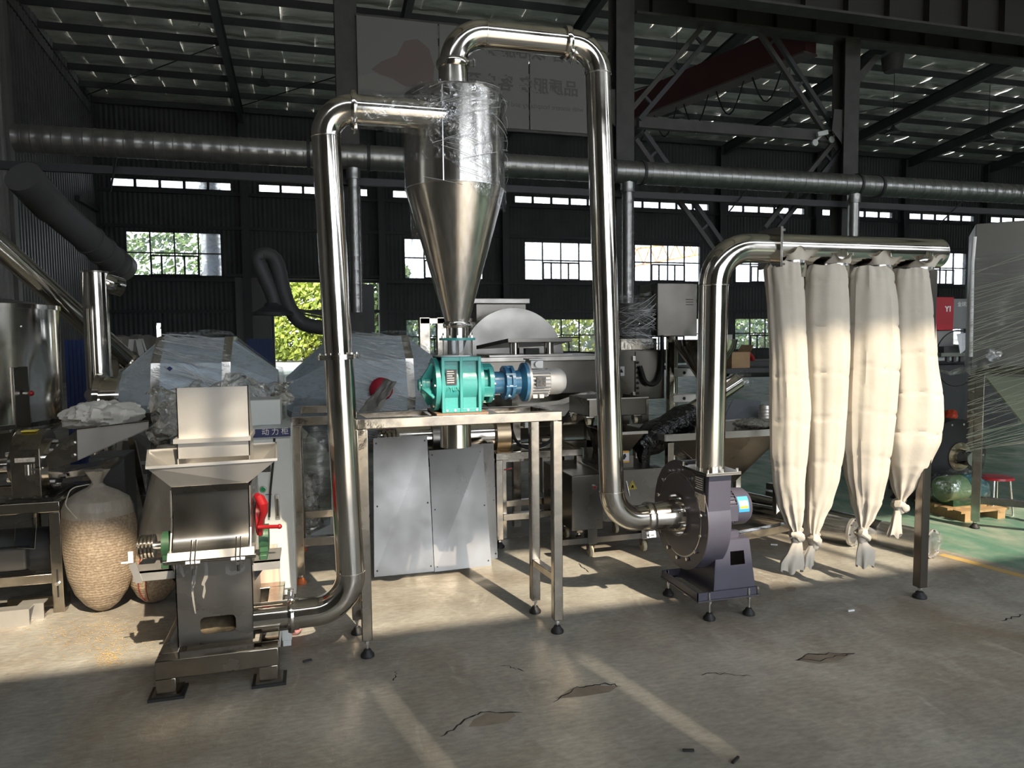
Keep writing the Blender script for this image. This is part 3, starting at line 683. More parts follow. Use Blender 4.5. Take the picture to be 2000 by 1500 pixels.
# ---- stand
t = thing('valve_stand', 'square-tube steel stand carrying the teal valve', 'stand', (.7, 3.6, 0))
sx0, sx1, sy0, sy1, sz = .222, 1.197, 3.455, 3.745, 1.163; T = .05
for x, y, zb in ((sx0,sy0,.085),(sx1,sy0,.07),(sx0-.03,sy1,.08),(sx1-.03,sy1,.075)):
    l = MB().box(x-T/2, x+T/2, y-T/2, y+T/2, zb, sz-T).build('leg', steel_s, t, bevel=.004); level_foot(l, x, y, zb, .034)
for y, dx in ((sy0, 0), (sy1, -.03)): MB().box(sx0-T/2+dx, sx1+T/2+dx, y-T/2, y+T/2, sz-T, sz).build('rail', steel_s, t, bevel=.004)
for x in (sx0, sx1): MB().bar((x,sy0+T/2,sz-T/2), (x-.03,sy1-T/2,sz-T/2), T).build('rail', steel_s, t, bevel=.004)
for x, z in ((sx0, .30), (sx1, .29)): MB().bar((x,sy0+T/2,z), (x-.03,sy1-T/2,z), .04).build('side_brace', steel_s, t, bevel=.003)
for x in (.57, .88): MB().box(x-.02, x+.02, sy0+T/2, sy1-T/2, sz-.045, sz-.003).build('cross_rail', steel_s, t, bevel=.003)

# ---- rotary valve with gear motor
VX, VY, VZ = .712, 3.6, 1.305
t = thing('rotary_valve', 'teal cast rotary valve with blue gearbox and silver motor', 'valve', (VX, VY, sz))
x0, x1 = .611, .811; zb, zt = sz+.008, 1.447
MB().box(x0-.03, x1+.03, VY-.15, VY+.15, sz, sz+.008).build('base_plate', mat('rusty_plate', (.30,.20,.14), .6, .4), t, smooth=False)
MB().cyl((x0+.01,VY,VZ), (x1-.01,VY,VZ), .122, n=40).build('body', teal, t)
b = MB()
for z0, z1 in ((zb, zb+.022), (zt-.022, zt)): b.box(x0, x1, VY-.128, VY+.128, z0, z1)
for xa_, xb_ in ((x0, x0+.016), (x1-.016, x1), (.710-.008, .710+.008)): b.box(xa_, xb_, VY-.13, VY+.13, zb, zt)
b.build('flange_frame', teal, t, bevel=.003)
MB().box(x0+.01, x1-.01, VY-.105, VY+.105, zb+.01, VZ-.06).box(x0+.01, x1-.01, VY-.105, VY+.105, VZ+.06, zt-.01).build('neck_block', teal, t)
pl = MB().box(.634, .687, VY-.127, VY-.123, VZ+.005, VZ+.080).build('name_plate', plate_k, t, smooth=False)
for k in range(6): box('plate_line', white_l, pl, .639, .639+.04*random.uniform(.6,1), VY-.1275, VY-.1268, VZ+.014+k*.011, VZ+.018+k*.011)
text('FYUX', .026, (.637,VY-.1235,VZ-.024), (1,0,0), (0,0,1), teal_d, t)
for x in (.637, .677, .742, .787): hexbolt(t, (x,VY-.126,zb+.012), (0,-1,0), .006, .005)
# left bearing spider
MB().lathe([(.05,-.03),(.128,-.022),(.128,0),(.1,0)], (x0,VY,VZ), (1,0,0), 36).build('end_cover', teal, t)
MB().lathe([(.128,-.026),(.136,-.026),(.136,-.004),(.128,-.004)], (x0,VY,VZ), (1,0,0), 36).build('cover_rim', teal, t)
for k in range(4):
    th = k*math.pi/2+.5; p = V((x0-.02, VY+.115*math.cos(th), VZ+.115*math.sin(th))); q = V((x0-.062, VY+.03*math.cos(th), VZ+.03*math.sin(th))); MB().bar(p, q, .05, .012, up=(0,-math.sin(th),math.cos(th))).build('spider_arm', teal, t, bevel=.003)
MB().lathe([(.02,-.10),(.03,-.096),(.03,-.086),(.045,-.083),(.045,-.066),(.04,-.062),(.04,-.04)], (x0,VY,VZ), (1,0,0), 28).build('bearing_hub', teal, t)
bolt_circle(t, (x0-.024,VY,VZ), (-1,0,0), .118, 6, .008, .01); bolt_circle(t, (x0-.083,VY,VZ), (-1,0,0), .036, 4, .005, .006)
# right side: bearing cage, gearbox, motor
g = lambda px: A(px, 750, 3.6).x
MB().lathe([(.128,0),(.128,.018),(.07,.018),(.07,.055),(.102,.055),(.102,.075),(.06,.075)], (x1,VY,VZ), (1,0,0), 36).build('drive_cage', teal, t)
for k in range(4):
    th = k*math.pi/2+.4; MB().bar((x1+.01,VY+.095*math.cos(th),VZ+.095*math.sin(th)), (x1+.07,VY+.095*math.cos(th),VZ+.095*math.sin(th)), .05, .014, up=(0,math.cos(th),math.sin(th))).build('cage_web', teal, t)
bolt_circle(t, (x1+.075,VY,VZ), (1,0,0), .092, 6, .007, .008)
gx = x1+.075
gb = MB().lathe([(.095,0),(.095,.006),(.058,.012),(.058,.062),(.06,.068),(.088,.07),(.088,.084),(.075,.086),(.075,.100),(.088,.102),(.088,.118),(.06,.122),(.063,.155),(.102,.175),(.102,.192)], (gx,VY,VZ), (1,0,0), 36).build('gearbox', blue, t)
for k in range(8):
    th = k*math.tau/8+.2; p = V((gx+.068,VY+.08*math.cos(th),VZ+.08*math.sin(th))); MB().cyl(p, p+V((.052,0,0)), .009, n=8).build('ring_bolt', blue, gb)
mx = gx+.192
mo = MB().lathe([(.104,0),(.104,.012),(.066,.014),(.066,.118),(.07,.120),(.07,.175),(.066,.192),(.05,.212),(.03,.216)], (mx,VY,VZ), (1,0,0), 36).build('motor', silver, t)
for k in range(26):
    th = k*math.tau/26; 
    if 1.1 < th < 2.0: continue
    MB().bar((mx+.016,VY+.072*math.cos(th),VZ+.072*math.sin(th)), (mx+.117,VY+.072*math.cos(th),VZ+.072*math.sin(th)), .004, .016, up=(0,math.cos(th),math.sin(th))).build('cooling_fin', silver, mo)
box('motor_plate', plate_k, mo, mx+.035, mx+.085, VY-.086, VY-.074, VZ-.02, VZ+.028)
box('terminal_box', silver, mo, mx+.015, mx+.085, VY-.05, VY+.05, VZ+.07, VZ+.115, .004); box('terminal_lid', silver, mo, mx+.005, mx+.095, VY-.055, VY+.055, VZ+.115, VZ+.123, .002)
MB().cyl((mx+.05,VY-.05,VZ+.094), (mx+.05,VY-.068,VZ+.094), .016, n=16).build('cable_gland', silver, mo)
for dx in (.02, .055): box('cast_foot', silver, mo, mx+dx, mx+dx+.026, VY-.07, VY+.02, VZ-.082, VZ-.062, .002)
# sight glass above and spout below
MB().cyl((VX-.017,VY,zt), (VX-.017,VY,zt+.006), .09, n=36).build('gasket', white_l, t)
sgx = CX+.0
MB().lathe([(.072,zt+.002),(.072,1.528)], (sgx,VY,0), n=36).build('sight_glass', glass, t)
MB().cyl((sgx,VY,1.528), (sgx,VY,1.54), .092, n=40).build('top_flange', teal, t)
for k in range(6):
    th = k*math.tau/6+.35; x_, y_ = sgx+.083*math.cos(th), VY+.083*math.sin(th); MB().cyl((x_,y_,zt), (x_,y_,1.565), .004, n=8).build('tie_rod', chrome, t); hexbolt(t, (x_,y_,1.544), (0,0,1), .008, .008)
MB().lathe([(.078,sz-.02),(.078,.985)], (VX-.01,VY,0), n=36).build('discharge_spout', steel, t, solid=.003)

# ---- crusher
t = thing('grain_crusher', 'squat stainless hammer crusher with flared feed hopper', 'crusher', (-.43, 3.7, 0))
bx_ = [(-.685,-.18,3.29,3.37),(-.685,-.18,4.12,4.2),(-.685,-.605,3.37,4.12),(-.26,-.18,3.37,4.12)]
for (a0,a1,c0,c1_) in bx_: MB().box(a0, a1, c0, c1_, .085, .168).build('base_beam', steel_s, t, bevel=.004)
for x, y in ((-.645,3.335),(-.225,3.335),(-.645,4.16),(-.225,4.16)):
    l = MB().box(x-.04, x+.04, y-.04, y+.04, .02, .085).build('leg', steel_s, t, bevel=.003)
    MB().box(x-.055, x+.06, y-.055, y+.055, .012, .02).build('foot_plate', steel_d, l); MB().box(x-.07, x+.075, y-.065, y+.06, 0, .012).build('rubber_pad', black, l)
X0, X1, Y0, Y1 = -.612, -.288, 3.42, 3.86
hx0, hx1 = A(391, 1220, Y0).x, A(461, 1220, Y0).x; hz0, hz1 = A(425, 1236, Y0).z, A(425, 1203, Y0).z
lb = wall_mesh(X0, X1, .168, .585, Y0, Y0+.004, [(hx0, hx1, hz0, hz1)])
for cx_, sxn in ((hx0, 1), (hx1, -1)):
    for cz_, szn in ((hz0, 1), (hz1, -1)): lb.prism([(cx_,Y0,cz_),(cx_+.018*sxn,Y0,cz_),(cx_+.006*sxn,Y0,cz_+.006*szn),(cx_,Y0,cz_+.018*szn)], (0,.004,0))
lb.box(X0, X0+.004, Y0, Y1, .168, .585); lb.box(X1-.004, X1, Y0, Y1, .168, .585); lb.box(X0, X1, Y1-.004, Y1, .168, .585)
lb.build('lower_housing', steel_cr, t, smooth=False)
grain_m = mat('ground_grain', (.33,.25,.15), .95, c2=(.42,.33,.2), nscale=60)
MB().grid(lambda u, v: V((X0+.01+(X1-X0-.02)*u, Y0+.01+.4*v, .2+.05*v+.02*noise.noise(V((u*9,v*9,0))))), 12, 12).build('meal_heap', grain_m, t)
for x, s in ((X0, -1), (X1, 1)): MB().prism([(x,Y0+.05,.168),(x+.05*s,Y0+.05,.168),(x,Y0+.05,.27)], (0,.006,0)).build('gusset', steel_cr, t, smooth=False)
prof = [(3.40,.585),(3.335,.618),(3.362,.645),(3.385,.685),(3.400,.735),(3.410,.80),(3.418,.87),(3.8,.87),(3.86,.8),(3.86,.585)]
MB().prism([(X0+.006,y,z) for y, z in prof], (X1-X0-.012,0,0)).build('rotor_casing', mat('rotor_casing_steel', (.42,.40,.37), .2, 1, nscale=4, rvar=.05), t, ang=25)
for x in (X0-.004, X1): MB().prism([(x,y,z) for y, z in [(3.40,.52),(3.33,.6),(3.38,.70),(3.405,.885),(3.86,.885),(3.88,.52)]], (.006,0,0)).build('side_plate', steel_cr, t, smooth=False)
MB().prism([(X0-.012,3.315,.592),(X0-.012,3.338,.622),(X0-.012,3.40,.622),(X0-.012,3.40,.592)], (X1-X0+.03,0,0)).build('door_lip', steel_lt, t, smooth=False)
MB().cyl((X0-.03,3.335,.583), (X1+.025,3.335,.583), .011, n=14).build('hinge_rod', steel, t)
for xc in (A(378, 1085, 3.34).x, A(466, 1085, 3.34).x):
    for q in (-.012, .006): MB().prism([(xc+q,3.31,.55),(xc+q,3.35,.55),(xc+q,3.36,.60),(xc+q,3.385,.655),(xc+q,3.37,.665),(xc+q,3.33,.62),(xc+q,3.31,.6)], (.006,0,0)).build('hinge_lug', steel, t, smooth=False)
    MB().cyl((xc-.03,3.325,.575), (xc+.028,3.325,.575), .012, n=6).build('hinge_nut', chrome, t)
    MB().cyl((xc,3.315,.55), (xc,3.315,.525), .006, n=8).build('stop_screw', black, t)
# throat and hopper
MB().prism([(X0+.004,y,z) for y, z in [(3.405,.868),(3.395,.90),(3.66,.90),(3.66,.868)]], (X1-X0-.008,0,0)).build('throat', steel_d, t, smooth=False)
zr, zth = 1.003, .90
RM = [V((-.69,3.33,zr)), V((-.165,3.37,zr)), V((-.19,3.90,zr)), V((-.785,3.84,zr))]; TR = [V((X0+.004,3.40,zth)), V((X1-.004,3.40,zth)), V((X1-.004,3.66,zth)), V((X0+.004,3.66,zth))]
for k in range(4):
    MB().add([RM[k], RM[(k+1) % 4], TR[(k+1) % 4], TR[k]], [(0,1,2,3)]).build('hopper_side', steel_lt, t, smooth=False, solid=.003)
    MB().bar(RM[k], RM[(k+1) % 4], .008, .012).build('hopper_rim', steel_lt, t, smooth=False)
sx_0, sx_1 = A(345, 800, 3.55).x, A(486, 800, 3.55).x
zp0, zp1 = A(415, 866, 3.55).z, A(415, 756, 3.55).z
MB().box(sx_0, sx_1, 3.55, 3.556, zp0+.02, zp1).build('back_plate', steel_lt, t, smooth=False)
for x in (sx_0, sx_1-.004): MB().prism([(x,3.55,zp0+.02),(x,3.74,zp0+.02),(x,3.60,zp1),(x,3.55,zp1)], (.004,0,0)).build('sleeve_side', steel_lt, t, smooth=False)
MB().box(sx_0-.012, sx_1+.008, 3.50, 3.76, zp0+.012, zp0+.032).build('sleeve_flange', steel_lt, t, smooth=False)
MB().box(sx_0, sx_1, 3.52, 3.526, zp0-.06, zp0+.012).box(sx_0, sx_0+.004, 3.52, 3.74, zp0-.12, zp0+.012).box(sx_1-.004, sx_1, 3.52, 3.74, zp0-.12, zp0+.012).box(sx_0, sx_1, 3.73, 3.736, zp0-.12, zp0+.012).build('sleeve', steel_lt, t, smooth=False)
# shaft ends
SZ, SY = .592, 3.6
MB().cyl((-.80,SY,SZ), (-.60,SY,SZ), .018, n=16).build('shaft', chrome, t)
pp = []
for k in range(4): pp += [(.054,k*.016),(.054,k*.016+.004),(.038,k*.016+.008),(.054,k*.016+.012)]
MB().lathe([(.02,-.002)]+pp+[(.054,.066),(.02,.068)], (-.79,SY,SZ), (1,0,0), 32).build('belt_pulley', steel, t, ang=25)
def bearing(x, s):
    MB().box(x, x+.035, SY-.09, SY+.09, .505, .53).box(x-.003, x+.038, SY-.05, SY+.05, .53, .60).build('bearing_block', green, t, bevel=.004)
    MB().cyl((x-.004,SY,SZ), (x+.04,SY,SZ), .062, n=28).build('bearing_cap', green, t)
bearing(-.685, 1); bearing(-.262, 1)
for x0_, x1_ in ((-.80,-.60),(-.29,-.17)): MB().box(x0_, x1_, SY-.1, SY+.1, .497, .505).box(x0_, x1_, SY-.1, SY-.094, .46, .505).build('bearing_shelf', steel_lt, t, smooth=False)
for x, s in ((X0, -1), (X1, 1)): MB().prism([(x,SY-.06,.5),(x+.075*s,SY-.06,.5),(x,SY-.06,.40)], (0,.006,0)).build('shelf_gusset', black, t, smooth=False)
MB().bar((-.80,3.5,.545), (-.775,3.5,.455), .03, .004).build('latch_strap', steel_lt, t); MB().box(-.815, -.795, 3.495, 3.505, .55, .60).box(-.845, -.795, 3.498, 3.502, .548, .556).build('latch_loop', white_l, t, smooth=False)
cov = MB().tube([(-.255,SY-.10+.0*k,.62+.02*k) for k in range(2)], .03, 12)
MB().lathe([(.08,0),(.09,.004),(.09,.03),(.07,.034)], (-.275,SY-.02,.70), (1,0,0), 28).build('red_guard', red, t)
MB().tube([V((-.262,3.50,.815)), V((-.246,3.46,.808)), V((-.232,3.44,.785)), V((-.23,3.445,.75)), V((-.24,3.46,.72)), V((-.25,3.48,.69)), V((-.255,3.5,.63))], [.016,.022,.022,.017,.014,.013,.01], 12).build('red_lever', red, t)
MB().cyl((-.26,3.47,.675), (-.17,3.45,.675), .009, n=10).build('lever_handle', red, t); MB().sphere((-.165,3.45,.675), .012, n=10, m=6).build('lever_knob', red, t)
MB().lathe([(PR,0),(PR,.162)], (X1,YP,.252), (1,0,0), 32).build('outlet_stub', steel, t)
MB().box(-.70, -.685, 3.9, 3.93, .12, .26).box(-.73, -.685, 3.95, 3.97, .20, .215).build('belt_tensioner', steel_d, t, smooth=False)
# dried glue on the lower housing
glue = mat('dried_glue', (.23,.22,.20), .7)
def smear(pix, nm='glue_smear'): MB().prism([A(px, py, Y0-.001) for px, py in pix], (0,-.0006,0)).build(nm, glue, t, smooth=False)
smear([(350,1100),(353,1096),(356,1110),(362,1125),(358,1128),(351,1115)]); smear([(376,1128),(380,1110),(384,1090),(388,1092),(385,1115),(381,1140),(377,1150),(380,1175),(383,1198),(381,1199),(377,1180),(373,1152)])
smear([(392,1095),(404,1094),(407,1110),(406,1128),(400,1140),(402,1155),(398,1170),(395,1165),(398,1145),(393,1142),(399,1125),(400,1105)]); smear([(440,1105),(446,1098),(450,1100),(446,1110),(452,1116),(472,1110),(476,1100),(480,1104),(474,1118),(452,1124),(440,1120)])

# ---- blower
FX, FY, FZ, FR_ = 2.0, 3.62, .525, .308
t = thing('centrifugal_blower', 'slate-violet centrifugal blower with motor on a pedestal', 'blower', (2.15, 3.57, 0))
FT = .135
pts = []; 
for k in range(40):
    th = math.pi - .15 + k*(math.tau*.80)/39; pts.append((FY-.0+FR_*math.cos(th), FZ+FR_*math.sin(th)))
OY0, OY1 = 3.335, 3.515; OZ = .805
# scroll outline: circle whose near side runs up into the outlet
sc_pts = []
for k in range(44):
    th = math.radians(62) + math.radians(298-32)*k/43
    sc_pts.append((FY + FR_*math.cos(th), FZ + FR_*math.sin(th)))
sc_pts = [p_ for p_ in sc_pts if not (p_[0] < 3.40 and p_[1] > FZ+.12)]
ring = []
for k in range(60):
    th = math.radians(20)+math.tau*k/60; ring.append((FY+FR_*math.cos(th), FZ+FR_*math.sin(th)))
MB().cyl((FX-.006,FY,FZ), (FX,FY,FZ), FR_, n=72).build('front_cover', purple_f, t)
MB().cyl((FX,FY,FZ), (FX+FT,FY,FZ), FR_-.004, n=72).build('scroll_casing', purple, t)
MB().prism([(FX,OY0-.005,FZ),(FX,OY0-.015,OZ),(FX,OY1+.02,OZ),(FX,OY1,FZ+.1)], (FX*0+FT,0,0)).build('outlet_duct', purple, t, bevel=.003)
MB().lathe([(.232,-.013),(.232,-.006)], (FX,FY,FZ), (1,0,0), 60).build('inlet_plate', purple_f, t)
MB().lathe([(.234,-.010),(.240,-.009),(.240,-.006)], (FX,FY,FZ), (1,0,0), 60).build('plate_edge', chrome, t)
bolt_circle(t, (FX-.013,FY,FZ), (-1,0,0), .252, 14, .011, .009, .2)
MB().lathe([(PR+.002,1.80-FX),(PR+.004,1.815-FX),(.092,-.03),(.092,-.02)], (FX,FY,FZ), (1,0,0), 40).build('inlet_cone', steel, t)
MB().cyl((FX-.03,FY,FZ), (FX-.013,FY,FZ), .120, n=44).build('inlet_flange', steel, t); bolt_circle(t, (FX-.03,FY,FZ), (-1,0,0), .106, 8, .008, .02, .4)
ofl = MB().box(FX-.035, FX+FT+.035, OY0-.05, OY1+.05, OZ, OZ+.007).box(FX-.035, FX+FT+.035, OY0-.05, OY1+.05, OZ+.009, OZ+.016).build('outlet_flange', steel, t)
for x in (FX-.02, FX+FT/2, FX+FT+.02):
    for y in (OY0-.035, OY1+.035): hexbolt(t, (x,y,OZ+.02), (0,0,1), .007, .012)
# plates on the near face of the outlet
dp = MB().box(FX+.012, FX+FT-.015, OY0-.018, OY0-.012, OZ-.11, OZ-.025)
pk = MB().prism([(FX-.0075,3.36,.70),(FX-.0075,3.475,.70),(FX-.0075,3.475,.785),(FX-.0075,3.36,.785)], (.002,0,0)).build('name_plate', plate_k, t, smooth=False)
MB().prism([(FX-.0085,3.345,.60),(FX-.0085,3.455,.60),(FX-.0085,3.455,.69),(FX-.0085,3.345,.69)], (.002,0,0)).build('paper_label', paper, t, smooth=False)
for k in range(6): MB().box(FX-.0085, FX-.0076, 3.37, 3.37+.09*random.uniform(.5,1), .712+k*.012, .716+k*.012).build('plate_line', white_l, pk, smooth=False)
# motor
mx0 = FX+FT+.005
mo = MB().lathe([(.12,0),(.12,.015),(.094,.017),(.094,.13),(.104,.132),(.104,.215),(.09,.235),(.04,.242)], (mx0,FY-.05,FZ+.035), (1,0,0), 40).build('motor', purple, t)
for k in range(30):
    th = k*math.tau/30; c_ = V((mx0,FY-.05,FZ+.035)); dr = V((0,math.cos(th),math.sin(th))); MB().bar(c_+dr*.098+V((.02,0,0)), c_+dr*.098+V((.128,0,0)), .004, .014, up=dr).build('cooling_fin', purple, mo)
box('terminal_box', purple, mo, mx0+.03, mx0+.12, FY-.18, FY-.12, FZ-.02, FZ+.075, .005)
def lab(px0, px1, dz0, dz1, m, rr): 
    mb = MB(); c_ = V((mx0,FY-.05,FZ+.035))
    mb.grid(lambda u, v: c_+V((px0+(px1-px0)*u, -rr*math.cos(dz0+(dz1-dz0)*v), rr*math.sin(dz0+(dz1-dz0)*v))), 1, 8); return mb.build('sticker', m, mo)
lab(.138, .205, -.1, .75, paper_b, .1055); lab(.145, .198, .08, .5, paper_w, .1062); lab(.145, .198, .1, .22, amber, .1066)
# pedestal and skid
PX0, PX1 = FX+.105, FX+.30
pd = wall_mesh(0, 1, 0, 1, 0, .004, [(.42, .82, .55, .80)])
def warp(mb, zz=.11, zz1=.415):
    for k, p in enumerate(mb.v):
        z = zz+(zz1-zz)*p.z; w0 = -.06*(1-p.z); mb.v[k] = V((FX+.10+w0*.5+(.20-w0*.5+.035*(1-p.z))*p.x, 3.385+.02*p.z+p.y, z))
    return mb
warp(pd).build('pedestal_front', purple, t, smooth=False)
for x0_, x1_ in ((FX+.07, FX+.10), (FX+.335, FX+.30)): MB().prism([(x0_,3.385,.11),(x0_,3.76,.11),(x1_,3.72,.415),(x1_,3.405,.415)], (.004,0,0)).build('pedestal_side', purple, t, smooth=False)
MB().box(FX+.10, FX+.305, 3.405, 3.72, .412, .42).build('pedestal_top', purple, t, smooth=False)
for y in (3.44, 3.6): MB().box(mx0+.05, mx0+.12, y, y+.03, .42, .455).build('motor_foot', purple, t, smooth=False)
sk = [(FX-.035, FX+.345, 3.36, 3.40), (FX-.035, FX+.345, 3.75, 3.79), (FX-.035, FX+.005, 3.40, 3.75), (FX+.305, FX+.345, 3.40, 3.75)]
for (a0,a1,c0,c1_) in sk: MB().box(a0, a1, c0, c1_, .104, .110).build('skid_plate', purple_f, t, smooth=False)
MB().box(FX-.03, FX+.34, 3.375, 3.380, .108, .15).box(FX-.03, FX-.025, 3.375, 3.785, .108, .15).box(FX+.335, FX+.34, 3.375, 3.785, .108, .15).box(FX-.03, FX+.34, 3.78, 3.785, .108, .15).build('skid_channel', purple, t, smooth=False)
for p in ((2.04,3.372),(2.285,3.372),(2.005,3.77),(2.285,3.77)):
    level_foot(t, p[0], p[1], .108, .034); MB().cyl((p[0],p[1],.10), (p[0],p[1],.15), .006, n=8).build('stud_end', chrome, t)

# ---- outlet riser, elbow and bag header
HY = 3.40; hz = A(1510, 486, HY).z; hz2 = A(1825, 495, HY).z; hx_0 = A(1503, 480, HY).x; hx_1 = A(1832, 495, HY).x
px3 = FX+FT/2; oy = (OY0+OY1)/2
t = thing('bag_header', 'polished riser and header pipe above the four cloth bags', 'pipe', (2.6, HY, OZ))
c1 = V((px3, HY, hz)); P3 = .078
e = fillet([(px3,oy,OZ+.016), c1, (hx_0,HY,hz)], .2, 10)
MB().tube(e[:2], P3-.001, 30, False).build('riser_tube', steel, t); MB().tube(e[1:], P3, 30, False).build('elbow', steel, t); weld(t, e[1], (0,0,1), P3)
MB().box(hx_0-.002, hx_0+.003, HY-.10, HY+.10, hz-.105, hz+.105).box(hx_0+.006, hx_0+.011, HY-.10, HY+.10, hz-.105, hz+.105).build('square_flange', steel, t, smooth=False)
for y in (-.085, .085):
    for z in (-.09, .09): hexbolt(t, (hx_0+.012,HY+y,hz+z), (1,0,0), .007, .02)
HR = .083
MB().cyl((hx_0+.011,HY,hz), (hx_1,HY,hz2), HR, n=40).build('header_tube', steel, t); weld(t, (hx_1-.004,HY,hz2), (1,0,0), HR)
BAGX = [A(px, 505, HY).x for px in (1543, 1627, 1711, 1792)]
for x in BAGX:
    hzz = hz+(hz2-hz)*(x-hx_0)/(hx_1-hx_0); MB().cyl((x,HY,hzz), (x,HY,hzz-.155), .0842, n=48, cap=False).build('bag_spigot', steel, t, solid=.003)
# ---- cloth bags
def bagshape(rows, Y):
    out = []
    for (py, l, r) in rows:
        a_, b_ = A(l, py, Y), A(r, py, Y); out.append(((a_.x+b_.x)/2, a_.z*.5+b_.z*.5, (b_.x-a_.x)/2))
    return out
def interp(rows, z):
    for i in range(len(rows)-1):
        z0, z1 = rows[i][1], rows[i+1][1]
        if z0 >= z >= z1:
            s = (z0-z)/(z0-z1+1e-9); s2 = s*s*(3-2*s)*.5+s*.5; return [rows[i][k]+(rows[i+1][k]-rows[i][k])*s2 for k in (0, 2)]
    return [rows[-1][0], rows[-1][2]]
def cloth_bag(k, body, knot, tail, lab):
    x = BAGX[k]; B = bagshape(body, HY-.01); zt_, zb_ = B[0][1], B[-1][1]
    t = thing('filter_bag', lab, 'cloth bag', (B[-1][0], HY, bagshape(tail, HY)[-1][1]), 'cloth filter bags under the header pipe')
    nu, nv = 72, 90; seed = k*3.7
    def fn(u, v):
        z = zt_+(zb_-zt_)*v; cx_, hw = interp(B, z); th = u*math.tau
        top = max(0, 1-v*9); bot = max(0, (v-.82)/.18)
        pleat = .030*top*math.sin(th*14+seed)+ .16*bot*math.sin(th*9+seed) + .05*noise.noise(V((math.cos(th)*1.6+seed, math.sin(th)*1.6, z*1.6))) + .035*noise.noise(V((math.cos(th)*3.5+seed, math.sin(th)*3.5, z*3)))
        vert = .15*abs(noise.noise(V((math.cos(th)*2.4+seed*2, math.sin(th)*2.4+seed, z*.35))))
        crease = -.05*max(0, 1-abs(((v*6+seed*.3+.06*math.sin(th*2)) % 1)-.5)*26)
        r = hw*(1+pleat-vert+crease); sq = abs(math.sin(th))
        return V((cx_+r*math.cos(th), HY-.01+r*math.sin(th)*.86, z+.004*math.sin(th*5+seed)))
    MB().grid(fn, nu, nv).build('bag_body', cloth, t)
    # clamp band and the ruffled mouth above it
    hz_ = hz+(hz2-hz)*(x-hx_0)/(hx_1-hx_0); cb = B[0][0]; zb0 = zt_+.004
    MB().lathe([(.0845,-.009),(.0865,-.009),(.0865,.009),(.0845,.009)], (x,HY,zb0), n=48).build('clamp_band', chrome, t)
    def ruff(u, v):
        th = u*math.tau; r = .0875+.034*v*(1+.5*math.sin(th*5+seed)) + .008*v*math.sin(th*11+seed*2); z = zb0+.004+.046*math.sin(v*1.9)*(1+.45*math.sin(th*3+seed))-.012*v*math.sin(th*8+seed)
        return V((x+r*math.cos(th), HY+r*math.sin(th), z))
    MB().grid(ruff, 72, 8).build('bag_mouth', cloth, t)
    # knot and tail
    K = bagshape(knot, HY-.01); cx_ = (K[0][0]+K[-1][0])/2; z0, z1 = K[0][1], K[-1][1]; hw = max(q[2] for q in K)
    path = []
    for i in range(15):
        s = i/14*math.tau*1.25; path.append(V((cx_+hw*.52*math.cos(s), HY-.01+hw*.52*math.sin(s), z0+.006+(z1-z0)*(.25+.5*i/14)+.010*math.sin(s*2))))
    MB().tube(path, [hw*.42*(1+.2*math.sin(i*1.7+k)) for i in range(15)], 14).sphere((cx_, HY-.01, (z0+z1)/2), hw*.7, hw*.6, (z0-z1)*.62, 20, 12).jitter(.010, 34, k).build('knot', cloth, t)
    Tl = bagshape(tail, HY-.01)
    def tf(u, v):
        z = Tl[0][1]+(Tl[-1][1]-Tl[0][1])*v; cx2, h2 = interp(Tl, z); th = u*math.tau; fl = 1+.22*v*math.sin(th*6+seed)
        return V((cx2+h2*math.cos(th)*fl, HY-.01+(h2*.45+.006)*math.sin(th)*fl, z+.012*v*math.sin(th*4+seed)))
    MB().grid(tf, 48, 14).build('bag_tail', cloth, t)
cloth_bag(0, [(513,1505,1560),(525,1496,1563),(600,1502,1568),(700,1507,1573),(800,1507,1578),(880,1508,1573),(940,1513,1568),(985,1522,1567),(1015,1534,1565),(1036,1546,1562)],
          [(1034,1545,1562),(1046,1545,1573),(1060,1548,1568)], [(1054,1549,1566),(1075,1540,1567),(1100,1526,1568),(1114,1526,1565)], 'leftmost cream cloth bag, next to the square flange')
cloth_bag(1, [(519,1582,1645),(535,1575,1650),(600,1571,1651),(700,1572,1652),(800,1576,1649),(870,1579,1644),(930,1579,1635),(980,1579,1621),(1015,1580,1606),(1042,1583,1597)],
          [(1040,1583,1598),(1055,1578,1604),(1072,1580,1600)], [(1064,1580,1596),(1085,1570,1588),(1108,1568,1586)], 'second cream cloth bag, its knot touching the leftmost one')
cloth_bag(2, [(522,1668,1728),(535,1661,1737),(600,1657,1743),(700,1652,1746),(800,1649,1741),(860,1650,1735),(920,1656,1728),(975,1666,1717),(1010,1675,1704),(1032,1680,1692)],
          [(1030,1679,1693),(1046,1667,1693),(1062,1676,1690)], [(1056,1678,1692),(1080,1674,1708),(1104,1674,1704)], 'third cream cloth bag with the widest fan-shaped tail')
cloth_bag(3, [(526,1750,1806),(540,1746,1809),(600,1745,1815),(700,1744,1820),(780,1740,1829),(820,1737,1829),(860,1733,1824),(905,1738,1808),(945,1746,1786),(978,1755,1766)],
          [(978,1753,1768),(988,1739,1768),(1001,1745,1766)], [(996,1747,1760),(1020,1742,1758),(1046,1736,1758)], 'rightmost and shortest cream cloth bag beside the steel leg')
